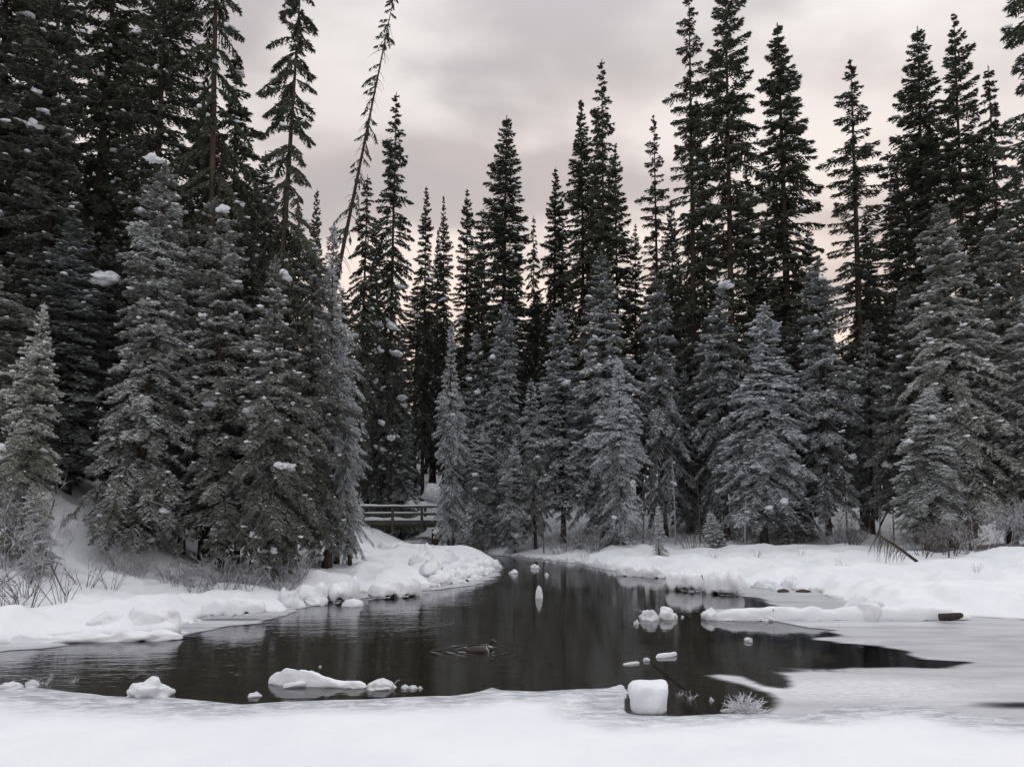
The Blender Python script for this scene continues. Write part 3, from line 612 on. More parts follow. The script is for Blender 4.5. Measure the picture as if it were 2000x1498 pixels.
# saplings and thin bare stems on the far banks
STL = ['thin bare stem between the footbridge spruce and the centre', 'thin bare stem right of the low water side spruce', 'thin bare stem in the snow gap right of centre', 'thin bare stem beside the slim bare stemmed spruce', 'thin bare stem left of the snow capped spruce', 'thin bare stem left of the broad pale spruce', 'thin bare stem under the broad pale spruce', 'thin bare stem right of the broad pale spruce', 'thin bare stem left of the slender dim spruce', 'thin bare stem right of the slender dim spruce', 'thin bare stem behind the fallen dead tree', 'thin bare stem at the right bank shrubs']
for i, (px_, d_, h_) in enumerate([(925, 47, 3.5), (1062, 43.5, 3.0), (1255, 43, 4.5), (1318, 42.5, 5.0), (1366, 43.5, 4.0), (1392, 42, 3.2), (1452, 39.5, 2.6), (1526, 41, 4.2), (1652, 41, 4.6), (1716, 40, 5.0), (1742, 38.5, 3.0), (1890, 32.5, 3.0)]):
    x_ = (px_ - 1000) / F * d_; z_ = gz(x_, d_); g = Geo(); rs = random.Random(i); dx_ = rs.uniform(-0.25, 0.25)
    g.tube([(0, 0, -0.2), (dx_ * 0.2, 0, h_ * 0.4), (dx_, 0.05, h_)], [0.045, 0.035, 0.012], 6)
    for k in range(14):
        zz_ = h_ * rs.uniform(0.25, 0.98); a_ = rs.uniform(0, 6.28); L_ = 0.5 * (1.1 - zz_ / h_) + 0.12; b_ = Vector((dx_ * zz_ / h_, 0, zz_)); e_ = Vector((math.cos(a_), math.sin(a_), -0.25)) * L_
        g.tube([b_, b_ + e_ * 0.5 + Vector((0, 0, 0.03)), b_ + e_], [0.012, 0.009, 0.004], 3, False)
    o = obj('dead_sapling', g.mesh('dead_sapling'), MFROST if i % 3 == 0 else MTWIG); o.location = (x_, d_, z_); tag(o, STL[i], 'sapling', 'thin stems on the far bank')
SG = 'young saplings on the far banks'
T('y1', 1286, 985, 37, 16, 0.8, 'tiny frosted sapling below the slim bare stemmed spruce', group=SG, nclump=1, csize=0.08, name='spruce_sapling')
T('y1', 1540, 985, 41, 26, 0.5, 'dark sapling under the broad pale frosted spruce', group=SG, nclump=1, csize=0.08, name='spruce_sapling')
T('y1', 884, 985, 48, 30, 0.6, 'sapling standing against the right end of the footbridge', group=SG, nclump=1, csize=0.1, name='spruce_sapling')
T('y1', 1398, 1000, 40, 24, 0.6, 'sapling on the snow left of the broad pale frosted spruce', group=SG, nclump=1, csize=0.08, name='spruce_sapling')
T('y1', 90, 960, 19.6, 34, 0.9, 'sapling among the frosted shrubs at the foot of the left slope', group=SG, nclump=1, csize=0.07, name='spruce_sapling')
# the forest behind: deep rows seen only in slivers
rnd = random.Random(4)
for i in range(90):
    px = -80 + 2160 * (i + rnd.uniform(-0.4, 0.4)) / 90
    if 600 < px < 1250: d, tip, where = rnd.uniform(64, 92), rnd.uniform(530, 680), 'dark spruce deep in the forest behind the footbridge and the central trees'
    elif px <= 600: d, tip, where = rnd.uniform(38, 60), rnd.uniform(330, 600), 'dark spruce deep in the forest behind the left bank trees'
    else: d, tip, where = rnd.uniform(56, 82), rnd.uniform(500, 700), 'dark spruce deep in the forest behind the right bank trees'
    T(rnd.choice(['t1', 't2', 't3', 't4', 't5', 't6', 'f1', 'f3']), px, tip, d, rnd.uniform(38, 58), 0.25, where, group='background forest spruces', nclump=0, boughs=False)

# ------------------------------------------------------------------ footbridge
BD = 51.0
def bz(py): return EYE + (HY - py) / F * BD
bx0, bx1 = -10.4, -4.2
br = empty('footbridge', (-7, BD, 0), 'dark wooden footbridge with snow on its deck and rails', 'bridge')
def bpart(name, boxes, mat=MPLANK, parent=None, jit=0.008):
    g = Geo(); r_ = random.Random(name)
    for lo, hi in boxes: g.box(lo, hi, jit, r_)
    o = obj(name, g.mesh(name), mat, br if parent is None else parent)
    if parent is None: o.location = -br.location
    return o
def snow_strip(x0, x1, y0, y1, z, h, seed, n=60, over=0.03):
    xs = np.linspace(x0, x1, n); g = Geo(); m = 8
    for i, x in enumerate(xs):
        k = h * (0.8 + 0.35 * float(vn(np.array([x * 1.3]), np.array([seed * 1.0]), seed)[0])) * (0.25 if i in (0, n - 1) else 1)
        for j in range(m + 1):
            t = j / m; yy = y0 - over + (y1 - y0 + 2 * over) * t
            g.v.append(Vector((x, yy + 0.02 * math.sin(x * 3 + seed), z + k * (max(0.0, math.sin(math.pi * t))**0.45))))
    for i in range(n - 1):
        for j in range(m): a = i * (m + 1) + j; g.f.append((a, a + m + 1, a + m + 2, a + 1))
    return g.mesh('snow', True)
zd = 1.95
for yy in (BD - 0.75, BD, BD + 0.75): bpart('beam', [((bx0, yy - 0.12, 1.52), (bx1, yy + 0.12, zd - 0.12))], MWOOD)
bpart('fascia_plank', [((bx0, BD - 0.935, zd - 0.28), (bx1, BD - 0.885, zd + 0.02))])
for i in range(36):
    x = bx0 + (bx1 - bx0) * i / 36; bpart('deck_plank', [((x + 0.01, BD - 0.88, zd - 0.115), (x + 0.225, BD + 0.88, zd - 0.03))], jit=0.004)
o = obj('deck_snow', snow_strip(bx0, bx1, BD - 0.84, BD + 0.84, zd - 0.03, 0.28, 3), MSNOW, br); o.location = -br.location
for row, yy in ((0, BD - 0.99), (1, BD + 0.99)):
    tr_ = bpart('top_rail', [((bx0, yy - 0.10, 2.80), (bx1, yy + 0.10, 2.90))]); obj('snow', snow_strip(bx0, bx1, yy - 0.09, yy + 0.09, 2.90, 0.11, 5 + row, over=0.0), MSNOW, tr_)
    mr = bpart('middle_rail', [((bx0, yy + (0.075 if row == 0 else -0.115), 2.30), (bx1, yy + (0.115 if row == 0 else -0.075), 2.44))]); obj('snow', snow_strip(bx0, bx1, yy + 0.075 if row == 0 else yy - 0.115, yy + 0.115 if row == 0 else yy - 0.075, 2.44, 0.08, 8 + row, over=0.01), MSNOW, mr)
    for x in (-9.65, -7.75, -5.85, -4.35): bpart('post', [((x - 0.085, yy - 0.07, 1.30), (x + 0.085, yy + 0.07, 2.80))])
bpart('abutment', [((bx0 - 0.3, BD - 1.1, -0.4), (bx0 + 1.0, BD + 1.1, 1.37))], MWOOD)
bpart('abutment', [((bx1 - 1.0, BD - 1.1, -0.4), (bx1 + 0.3, BD + 1.1, 1.37))], MWOOD)

# ------------------------------------------------------------------ snow lumps, logs, stumps
def lump(name, px, py, w, h, label, cat, dep=None, seed=0, lvl=0.0, rough=0.5, sink=0.18, group=None, mat=None, sub=4, freq=1.5, rz=0):
    P = at(px, py, lvl); sc = P.y / F; W, H_ = w * sc / 2, h * sc
    o = obj(name, blob_mesh(name, seed + 300, sub, rough, freq, 0.35, mat), mat or MSNOW)
    D = W * 0.8 if dep is None else dep
    o.location = (P.x, P.y + D * 0.5, lvl + H_ * 0.12 - sink * H_); o.scale = (W, D, H_ * 0.95); o.rotation_euler = (0, 0, rz)
    tag(o, label, cat, group); return o
def cap_mesh(A, B, w, h, seed, n=60, m=18, lumpy=0.25, base=0.0, taper=0.16, wfun=None):
    A, B = Vector(A), Vector(B); ax = (B - A); L = ax.length; t = ax.normalized(); sd = t.cross(Vector((0, 0, 1))).normalized(); g = Geo()
    for i in range(n):
        u = i / (n - 1); e = min(1.0, max(0.0, min(u, 1 - u) / taper)); e = math.sqrt(max(0.0, 1 - (1 - e)**2)) * 0.97 + 0.03
        k = 1 + 1.5 * lumpy * mnoise.noise(Vector((u * L * 1.6, seed * 3.3, 0))) + lumpy * 0.8 * mnoise.noise(Vector((u * L * 4.5, seed * 5.1, 2)))
        if wfun: k *= wfun(u)
        for j in range(m):
            a = -0.55 + (math.pi + 1.10) * j / (m - 1)
            q = 1 + 0.9 * lumpy * mnoise.noise(Vector((u * L * 3.5, a * 1.5, seed))) + 0.35 * lumpy * mnoise.noise(Vector((u * L * 11, a * 3.5, seed)))
            g.v.append(A + ax * u + sd * (math.cos(a) * w * e * (0.75 + 0.25 * k) * q) + Vector((0, 0, base + (math.sin(a) * h * (1.0 if a > 0 and a < math.pi else 0.55 + 0.9 * mnoise.noise(Vector((u * L * 5.0, seed, 7)))) * e * k * q))))
    for i in range(n - 1):
        for j in range(m): g.f.append((i * m + j, i * m + (j + 1) % m, (i + 1) * m + (j + 1) % m, (i + 1) * m + j))
    g.f.append(tuple(range(m))); g.f.append(tuple((n - 1) * m + j for j in reversed(range(m))))
    return g.mesh('snow_cap', True)
def snow_log(label, a, b, r, cap, seed, za=0.0, zb=0.0, group=None, name='snow_covered_log', lumpy=0.25, wide=1.15, inset=0.03, wfun=None):
    A, B = at(a[0], a[1], za), at(b[0], b[1], zb)
    root = empty(name, (A + B) / 2, label, 'log', group); C = (A + B) / 2
    g = Geo(); n = 14; d = (B - A); pts, rad = [], []
    for i in range(n):
        u = i / (n - 1); pts.append(A - C + d * (0.09 + 0.82 * u) - Vector((0, 0, r * 0.12))); rad.append(r * (0.86 + 0.3 * mnoise.noise(Vector((u * d.length * 2, seed, 1)))) * (0.88 + 0.12 * (1 - u)) * (0.35 if i in (0, n - 1) else 1))
    g.tube(pts, rad, 12)
    obj('log_bark', g.mesh('log_bark', True), MWOOD, root)
    e = d * (inset - 0.03)
    obj('snow_cap', cap_mesh(A - C + e, B - C - e, r * wide, cap, seed, base=-r * 0.25, lumpy=lumpy, wfun=wfun), MSNOW, root)
    return root
WG = 'snowy debris in the open water'; BG = 'snowed over logs on the banks'
# logs and debris in the water on the near left
snow_log('thick snow covered log with a lower right end, floating at front left', (524, 1330), (716, 1339), 0.075, 0.17, 1, 0.03, 0.03, WG, lumpy=0.42, wfun=lambda u: 1.05 if u < 0.55 else 1.05 - 0.45 * min(1, (u - 0.55) / 0.12))
snow_log('short snow topped stick in front of the thick floating log', (552, 1341), (598, 1334), 0.025, 0.06, 2, 0.02, 0.05, WG)
lump('ice_chunk', 495, 1361, 26, 9, 'small white ice chunk drifting left of the thick log', 'ice chunk', seed=3, group=WG)
for i, (x, y, w, h, l) in enumerate([(790, 1345, 15, 8, 'leftmost of three tiny ice lumps right of the thick log'), (807, 1345, 17, 7, 'middle one of three tiny ice lumps right of the thick log'), (821, 1345, 8, 5, 'rightmost and smallest of three tiny ice lumps by the thick log')]):
    lump('ice_chunk', x, y, w, h, l, 'ice chunk', seed=10 + i, group=WG)
lump('snow_lump', 742, 1346, 52, 15, 'low snow lump under the frosted twigs right of the thick log', 'snow lump', seed=15, group=WG)
lump('snow_lump', 278, 1360, 78, 30, 'rounded snow hump on the near shore ice at left', 'snow lump', seed=16, lvl=0.02)
lump('snow_lump', 60, 1343, 28, 14, 'small snow hump beside the frosted twigs at far left', 'snow lump', seed=17, group=WG)
lump('snow_lump', 12, 1348, 40, 14, 'flat snow hump cut near the left edge of the picture', 'snow lump', seed=18)
# centre and right
lump('snow_lump', 1053, 1168, 15, 24, 'pointed snow cone alone in the middle of the dark water', 'snow lump', seed=20, rough=0.2, group=WG)
lump('snow_lump', 1267, 1211, 34, 20, 'left snow lump of the pair, with frosted twig on top', 'snow lump', seed=21, rough=0.55, group=WG)
lump('snow_lump', 1305, 1209, 36, 22, 'rounded right snow lump of the pair beside the twig', 'snow lump', seed=22, group=WG)
lump('ice_chunk', 1243, 1219, 9, 8, 'tiny snow ball left below the pair of lumps', 'ice chunk', seed=23, group=WG)
lump('ice_chunk', 1333, 1206, 5, 4, 'tiniest white speck right of the pair of lumps', 'ice chunk', seed=24, group=WG, sub=3)
lump('ice_chunk', 1462, 1253, 17, 8, 'single small ice chunk below the long right log', 'ice chunk', seed=25, group=WG)
snow_log('slanting snow topped stick right of the duck', (1281, 1284), (1322, 1277), 0.028, 0.06, 26, 0.0, 0.03, WG)
snow_log('thin half sunk snowy stick left of the slanting one', (1216, 1299), (1249, 1294), 0.015, 0.03, 27, -0.01, 0.01, WG)
lump('ice_chunk', 1263, 1291, 12, 7, 'tiny ice chunk between the two snowy sticks', 'ice chunk', seed=28, group=WG)
lump('ice_chunk', 1390, 1369, 8, 7, 'tiny ice chunk between the snow block and the frosted tuft', 'ice chunk', seed=29, group=WG)
lump('snow_lump', 1045, 1110, 16, 8, 'small snow lump off the far tip of the left bank', 'snow lump', seed=30, group=WG)
lump('ice_chunk', 1003, 1120, 16, 7, 'ice chunk close to the far tip of the left bank', 'ice chunk', seed=31, group=WG)
lump('ice_chunk', 1068, 1124, 8, 5, 'tiny ice chunk above the pointed snow cone', 'ice chunk', seed=32, group=WG)
lump('ice_chunk', 625, 1343 - 40, 5, 4, 'tiny white speck behind the thick floating log', 'ice chunk', seed=33, group=WG, sub=3)
lump('ice_chunk', 1583, 1212, 22, 5, 'flat ice chunk before the left end of the long right log', 'ice chunk', seed=34, group=WG).location.x = at(1427, 1212).x
# snow block on a stump in the foreground
P = at(1272, 1396); sc = P.y / F
st = empty('tree_stump', (P.x, P.y + 0.22, 0), 'tall rounded block of snow capping a stump in the foreground', 'stump')
g = Geo(); g.tube([(0, 0, -0.35), (0, 0, -0.05), (0.01, 0, 0.10)], [0.24, 0.215, 0.20], 16); obj('wood', g.mesh('wood', True), MWOOD, st)
g = Geo(); n = 40; prof = [(-0.01, 0.205), (0.02, 0.222), (0.07, 0.230), (0.14, 0.240), (0.21, 0.250), (0.28, 0.260), (0.325, 0.262), (0.355, 0.252), (0.378, 0.228), (0.396, 0.18), (0.408, 0.12), (0.413, 0.05), (0.414, 0.003)]
for k, (z, rr_) in enumerate(prof):
    for j in range(n):
        a = 2 * math.pi * j / n; v = Vector((math.cos(a) * rr_ * 4.2, math.sin(a) * rr_ * 4.2, z * 4.2))
        q = 1 + 0.13 * mnoise.noise(v * 1.2 + Vector((5, 1, 2))) + 0.05 * mnoise.noise(v * 3.4) + 0.02 * mnoise.noise(v * 9)
        g.v.append(Vector((math.cos(a) * rr_ * q, math.sin(a) * rr_ * q, z + 0.035 * mnoise.noise(v * 1.1) + 0.008 * mnoise.noise(v * 6))))
for k in range(len(prof) - 1):
    for j in range(n): g.f.append((k * n + j, k * n + (j + 1) % n, (k + 1) * n + (j + 1) % n, (k + 1) * n + j))
g.f.append(tuple((len(prof) - 1) * n + j for j in range(n))); g.f.append(tuple(reversed(range(n))))
obj('snow_cap', g.mesh('snow_cap', True), MSNOW, st).scale = (1.0, 1.0, 0.90)
# the long log on the right
lg = snow_log('long snow covered log lying along the ice edge on the right', (1400, 1206), (1884, 1203), 0.15, 0.26, 40, 0.05, 0.10, None, lumpy=0.18, inset=0.0, wfun=lambda u: 1.0 if u < 0.93 else 0.6)
lump('snow_lump', 1392, 1210, 40, 20, 'snow lump at the left end of the long right log', 'snow lump', seed=41)
lump('snow_lump', 1690, 1211, 62, 50, 'big snow pillow heaped on the long right log', 'snow lump', seed=42, rough=0.45, dep=0.45)
lump('snow_lump', 1722, 1209, 30, 34, 'smaller snow pillow hanging right of the big one', 'snow lump', seed=43, rough=0.45)
g = Geo(); A_ = at(1880, 1203, 0.16); g.tube([A_ + Vector((-0.5, 0.05, -0.03)), A_ + Vector((-0.3, 0, -0.02)), A_ + Vector((-0.12, 0, 0.0)), A_ + Vector((-0.02, -0.02, 0.03)), A_ + Vector((0.0, -0.02, 0.035))], [0.085, 0.09, 0.08, 0.05, 0.02], 12)
br_ = obj('broken_log_end', g.mesh('broken_log_end', True), MBARK, lg); br_.location = -lg.location
lump('snow_lump', 1503, 1213, 24, 9, 'little snow lump holding the broken twig before the long log', 'snow lump', seed=44)
# banks: ledges, boulders and the log jam at the tip of the left bank
snow_log('snow loaded ledge log with dark underside on the right bank', (1300, 1137), (1372, 1139), 0.20, 0.40, 50, 0.22, 0.24, BG, wide=1.5)
snow_log('thick overhanging snow log right of the dark underside on the right bank', (1372, 1144), (1452, 1142), 0.22, 0.42, 51, 0.20, 0.30, BG, wide=1.5)
snow_log('flat snow ledge left of the dark underside on the right bank', (1205, 1119), (1300, 1124), 0.14, 0.32, 52, 0.08, 0.10, BG, wide=1.5)
for i, (x, y, w, h, l) in enumerate([(1500, 1150, 46, 18, 'first snow boulder right of the overhanging ledge'), (1548, 1152, 44, 28, 'tallest snow boulder of the row on the right bank'), (1584, 1153, 30, 20, 'last snow boulder of the row on the right bank'), (1520, 1155, 26, 12, 'small snow boulder in front of the tallest one on the right bank'),
                                     (1462, 1147, 34, 14, 'low snow boulder next to the overhanging ledge')]):
    lump('snow_boulder', x, y, w, h, l, 'boulder', seed=55 + i, rough=0.4, group='snow boulders on the right bank')
snow_log('long low snow log along the water at the far left', (10, 1252), (358, 1243), 0.09, 0.14, 60, 0.04, 0.05, BG, wide=1.6, lumpy=0.4)
lump('snow_boulder', 287, 1224, 104, 44, 'large rounded snow boulder on the left bank', 'boulder', seed=61, lvl=0.12, dep=0.5, rough=0.25, group='snow boulders on the left bank')
lump('snow_boulder', 205, 1222, 80, 30, 'broad low snow boulder left of the large rounded one', 'boulder', seed=62, lvl=0.15, dep=0.6, rough=0.25, group='snow boulders on the left bank')
snow_log('snow covered log with grey underside above the inner left shore', (392, 1192), (520, 1188), 0.13, 0.24, 63, 0.22, 0.26, BG, wide=1.3)
snow_log('snowy ledge log with brown underside on the left bank', (582, 1163), (640, 1161), 0.20, 0.36, 64, 0.20, 0.22, BG, wide=1.5)
snow_log('second snowy ledge log with brown underside, right of the first', (640, 1160), (702, 1157), 0.20, 0.36, 65, 0.22, 0.22, BG, wide=1.5)
snow_log('third snowy ledge with dark gap below, left bank towards its tip', (720, 1157), (822, 1149), 0.18, 0.36, 66, 0.18, 0.20, BG, wide=1.5)
lump('snow_boulder', 615, 1182, 40, 16, 'snow boulder in the water left of the domed one', 'boulder', seed=67, group='snow boulders on the left bank')
lump('snow_boulder', 687, 1184, 40, 16, 'domed snow boulder standing in the water off the left bank', 'boulder', seed=68, rough=0.15, group='snow boulders on the left bank')
lump('snow_boulder', 562, 1186, 44, 34, 'jagged snow heap at the corner of the left shore', 'boulder', seed=69, rough=0.6, group='snow boulders on the left bank')
JG = 'snowy logs of the jam at the left bank tip'
jam = [((800, 1078), (884, 1079), 0.22, 0.36, 0.30, 0.35, 'back snow log of the jam below the footbridge'), ((735, 1073), (796, 1076), 0.20, 0.34, 0.40, 0.35, 'snow log left of the back one below the footbridge'),
       ((800, 1098), (925, 1100), 0.24, 0.36, 0.28, 0.25, 'long upper snow log of the jam'), ((830, 1118), (858, 1098), 0.22, 0.30, 0.25, 0.30, 'snow log pointing away, left end of the jam'),
       ((865, 1112), (972, 1104), 0.20, 0.28, 0.18, 0.12, 'lowest pointed snow log reaching the jam tip'), ((930, 1092), (974, 1102), 0.18, 0.24, 0.15, 0.10, 'short snow log at the outer end of the jam'),
       ((842, 1134), (902, 1124), 0.20, 0.30, 0.15, 0.16, 'front snow log of the jam beside the water'), ((905, 1122), (952, 1117), 0.17, 0.24, 0.08, 0.08, 'front right snow log of the jam dipping into water')]
for i, (a, b, r_, c_, za, zb, l) in enumerate(jam):
    for _ in range(3):
        pa, pb = at(*a, za), at(*b, zb); za = max(za, 0.5 * za + 0.5 * (gz(pa.x, pa.y) + 0.06)); zb = max(zb, 0.5 * zb + 0.5 * (gz(pb.x, pb.y) + 0.06))
    snow_log(l, a, b, r_, c_, 70 + i, za, zb, JG, wide=1.3, lumpy=0.4)
CR = random.Random(12)
for side, pts in (('left', left_far[4:-4]), ('right', right_far[6:-2])):
    for i in range(26):
        k = CR.randrange(len(pts) - 1); u = CR.random(); x = pts[k][0] + (pts[k + 1][0] - pts[k][0]) * u; y = pts[k][1] + (pts[k + 1][1] - pts[k][1]) * u
        lump('snow_clod', x + CR.uniform(-4, 4), y + CR.uniform(-1.0, 1.5), CR.uniform(8, 26), CR.uniform(4, 11), 'small clod of snow at the water edge of the %s bank' % side, 'snow clod', seed=200 + i, rough=0.7, sub=3, group='snow clods at the %s water edge' % side)
for i, (x, y, w, h, l) in enumerate([(880, 1140, 34, 14, 'white boulder before the front log of the jam'), (845, 1146, 30, 12, 'small white boulder left before the jam'), (925, 1131, 30, 10, 'flat white boulder right before the jam'), (955, 1116, 22, 10, 'white boulder nearest the tip of the jam')]):
    lump('snow_boulder', x, y, w, h, l, 'boulder', seed=80 + i, rough=0.45, group='snow boulders on the left bank')
for i, (x, y, lv, w, h, l) in enumerate([(802, 997, 1.9, 26, 22, 'round snow boulder seen over the footbridge rail'), (832, 996, 1.9, 40, 18, 'broad snow boulder right of the round one over the rail'), (820, 1064, 0.3, 60, 16, 'snow boulder in the shade under the footbridge'), (846, 985, 2.6, 44, 42, 'high snow bank behind the right end of the footbridge')]):
    lump('snow_boulder', x, y, w, h, l, 'boulder', seed=90 + i, lvl=lv, rough=0.3, group='snow boulders at the footbridge').location.y = (BD + 3.5 if i != 2 else BD + 0.2) + i * 0.1
    o = bpy.context.scene.objects[[q.name for q in bpy.data.objects if q.get('label') == l][0]]
    dd = o.location.y; o.location.x = (x - 1000) / F * dd; o.location.z = atd(x, y - h * 0.35, dd).z; o.scale = (w * dd / F / 2, w * dd / F / 2 * 0.8, h * dd / F * 0.6)

# ------------------------------------------------------------------ shrubs, tufts and twigs
def shrub_mesh(seed, stems, h, spread, levels=3, r0=0.012, kids=5, droop=0.1, jag=0.18, n=3):
    r = random.Random(seed); g = Geo()
    def grow(p, d, L, rad, lev):
        k = 3 if lev else 4; pts = [p]; q = p.copy(); dd = d.copy()
        for i in range(k):
            dd = (dd + Vector((r.uniform(-1, 1), r.uniform(-1, 1), r.uniform(-1, 1) - droop)) * jag).normalized(); q = q + dd * (L / k); pts.append(q.copy())
        g.tube(pts, [rad * (1 - 0.75 * i / k) for i in range(k + 1)], n, False)
        if lev + 1 < levels:
            for j in range(kids):
                u = r.uniform(0.25, 1.0); i = min(k - 1, int(u * k)); b = pts[i].lerp(pts[i + 1], u * k - i)
                ax = Vector((r.uniform(-1, 1), r.uniform(-1, 1), r.uniform(-0.2, 0.9)))
                grow(b, (dd * 0.6 + ax).normalized(), L * r.uniform(0.25, 0.5), rad * 0.55, lev + 1)
    for i in range(stems):
        a = r.uniform(0, 6.28); s_ = r.uniform(0, 1)**0.6
        grow(Vector((math.cos(a) * s_ * spread * 0.35, math.sin(a) * s_ * spread * 0.35, -0.05)), Vector((math.cos(a) * s_ * spread / h, math.sin(a) * s_ * spread / h, 1)).normalized(), h * r.uniform(0.55, 1.0), r0, 0)
    return g.mesh('twigs')
SH = {'tall': shrub_mesh(1, 9, 2.2, 0.9, 3, 0.024, 7, 0.05, 0.16), 'low': shrub_mesh(2, 12, 0.85, 0.8, 3, 0.017, 4, 0.2, 0.25), 'stick': shrub_mesh(3, 10, 1.1, 0.7, 2, 0.012, 3, 0.0, 0.12),
      'mid': shrub_mesh(4, 10, 1.5, 1.0, 3, 0.020, 5, 0.15, 0.22), 'tuft': shrub_mesh(5, 80, 0.21, 0.16, 2, 0.008, 6, 0.3, 0.35), 'spray': shrub_mesh(6, 7, 0.24, 0.14, 3, 0.006, 4, 0.3, 0.3)}
def shrub(kind, px, py, lvl, s, mat, label, cat='shrub', group=None, name='frosted_shrub', d=None, rz=None):
    if d is None: P = at(px, py, lvl)
    else:
        x = (px - 1000) / F * d; P = Vector((x, d, gz(x, d)))
    P.z = gz(P.x, P.y) if d is None and lvl > 0 else P.z
    o = obj(name, SH[kind].copy() if SH[kind].materials and SH[kind].materials[0] != mat else SH[kind], mat)
    if o.data.materials[0] != mat: o.data.materials.clear(); o.data.materials.append(mat)
    o.location = P; o.scale = (s, s, s); o.rotation_euler = (0, 0, px * 0.37 if rz is None else rz)
    return tag(o, label, cat, group)
G1 = 'frosted shrubs on the left bank'; G2 = 'shrubs on the right bank'; G3 = 'bare twigs on the snow'
shrub('tall', 20, 0, 0, 1.0, MFROST, 'tall dense frosted shrub at the left edge', group=G1, d=19.8)
shrub('tall', 84, 0, 0, 0.85, MFROST, 'tall frosted shrub second from the left edge', group=G1, d=19.3)
shrub('mid', -30, 0, 0, 1.2, MFROST, 'frosted shrub cut off by the left edge', group=G1, d=17.8)
shrub('mid', 60, 0, 0, 0.8, MFROST, 'lower frosted shrub before the two tall ones at left', group=G1, d=17.9)
for i, (x, d, k, s_, l) in enumerate([(335, 21.5, 'low', 0.9, 'low frosted shrub under the broad left spruce'), (390, 21.2, 'low', 1.1, 'low frosted shrub right of the one under the broad spruce'), (440, 21.5, 'mid', 0.75, 'bushy frosted shrub in the middle of the left bank'), (490, 21.3, 'low', 0.9, 'low frosted shrub left of the nearest left bank spruce'), (560, 22.0, 'low', 1.0, 'frosted shrub at the foot of the nearest left bank spruce'), (270, 22.2, 'low', 0.8, 'leftmost low shrub at the foot of the snow slope')]):
    shrub(k, x, 0, 0, s_, MFROST, l, group=G1, d=d)
for i, (x, d, s_, l) in enumerate([(60, 17.0, 1.0, 'bare twigs poking from snow at the lower left'), (130, 17.6, 0.8, 'bare twigs on the snow at the slope foot'), (175, 19.5, 0.8, 'bare twigs halfway up the left snow slope'), (225, 19.5, 0.6, 'small bare twigs right of the left snow slope'), (20, 16.8, 0.9, 'bare twigs at the very left edge of the bank')]):
    shrub('stick', x, 0, 0, s_, MTWIG, l, 'twigs', G3, 'bare_twigs', d=d)
for i, (x, d, k, s_, m_, l) in enumerate([(1800, 31.0, 'mid', 1.0, MTWIG, 'brown shrub just right of the fallen dead tree'), (1850, 30.5, 'mid', 1.1, MTWIG, 'brown shrub below the wide spruce skirt'), (1905, 30.0, 'mid', 1.3, MFROST, 'frosted bare shrub second from the right edge'), (1960, 29.5, 'tall', 0.8, MFROST, 'tall frosted bare shrub near the right edge'), (2010, 29.0, 'tall', 0.8, MFROST, 'frosted shrub cut off by the right edge'), (1770, 33.0, 'low', 1.2, MFROST, 'low frosted shrub behind the fallen dead tree'), (1880, 32.0, 'low', 1.3, MTWIG, 'low brown twigs between the right bank shrubs'),
                                       (1350, 41.0, 'stick', 1.6, MTWIG, 'upright bare stems in the snow gap right of centre'), (1390, 42.0, 'stick', 1.5, MTWIG, 'upright bare stems left of the broad pale spruce'), (1240, 41.5, 'low', 1.4, MFROST, 'pale frosted shrub under the feathery spruce'), (1160, 41.5, 'low', 1.3, MFROST, 'frosted shrub on the far bank right of centre'), (1640, 39.5, 'low', 1.2, MFROST, 'frosted shrub behind the snow ridge on the right'), (1450, 40.0, 'low', 1.2, MFROST, 'frosted shrub at the foot of the broad pale spruce'), (1100, 42.5, 'low', 1.3, MFROST, 'frosted shrub on the far bank below the broad frosted spruce'), (930, 46.0, 'mid', 1.2, MFROST, 'frosted shrub leaning over the far end of the stream')]):
    shrub(k, x, 0, 0, s_, m_, l, group=G2, d=d)
TR = random.Random(31)
for i in range(22):
    x = TR.uniform(1080, 1990); d = (43.5 if x < 1400 else 43.5 - (x - 1400) / 600 * 11.5) + TR.uniform(-1.2, 2.5)
    shrub(TR.choice(['low', 'mid', 'low']), x, 0, 0, TR.uniform(0.9, 1.5), TR.choice([MFROST, MFROST, MTWIG]), 'low shrub of the thicket at the feet of the right bank trees', group='thicket under the right bank trees', d=d)
for i in range(14):
    x = TR.uniform(215, 610); d = 21.0 + (x - 215) / 400 * 2.0 + TR.uniform(-0.4, 1.3)
    shrub(TR.choice(['low', 'low', 'mid']), x, 0, 0, TR.uniform(0.6, 1.0), MFROST, 'low frosted shrub of the thicket at the feet of the left bank trees', group='thicket under the left bank trees', d=d)
for i, (x, d, s_, l) in enumerate([(1475, 31.5, 0.4, 'little dark stems in the snow left of the snow ridge'), (1640, 28.0, 0.35, 'little dark stems on the snow above the big snow pillow'), (1140, 38.5, 0.45, 'little stems on the far bank near the stream end'), (1300, 35.5, 0.4, 'little stems in the snow below the tiny frosted sapling'), (1560, 33.0, 0.35, 'little stems at the foot of the snow ridge'), (1390, 33.0, 0.35, 'little stems on the snow behind the right ledges'), (1900, 24.0, 0.3, 'little stems on the snow above the end of the long log')]):
    shrub('stick', x, 0, 0, s_, MTWIG, l, 'twigs', G3, 'bare_twigs', d=d)
shrub('tuft', 1455, 1390, 0, 1.3, MFROSTW, 'thick white frosted tuft at the ice edge right of the snow block', 'frosted tuft', name='frosted_tuft')
lump('snow_lump', 1458, 1394, 70, 9, 'dark wet hummock carrying the thick frosted tuft', 'hummock', seed=95, mat=MFROST)
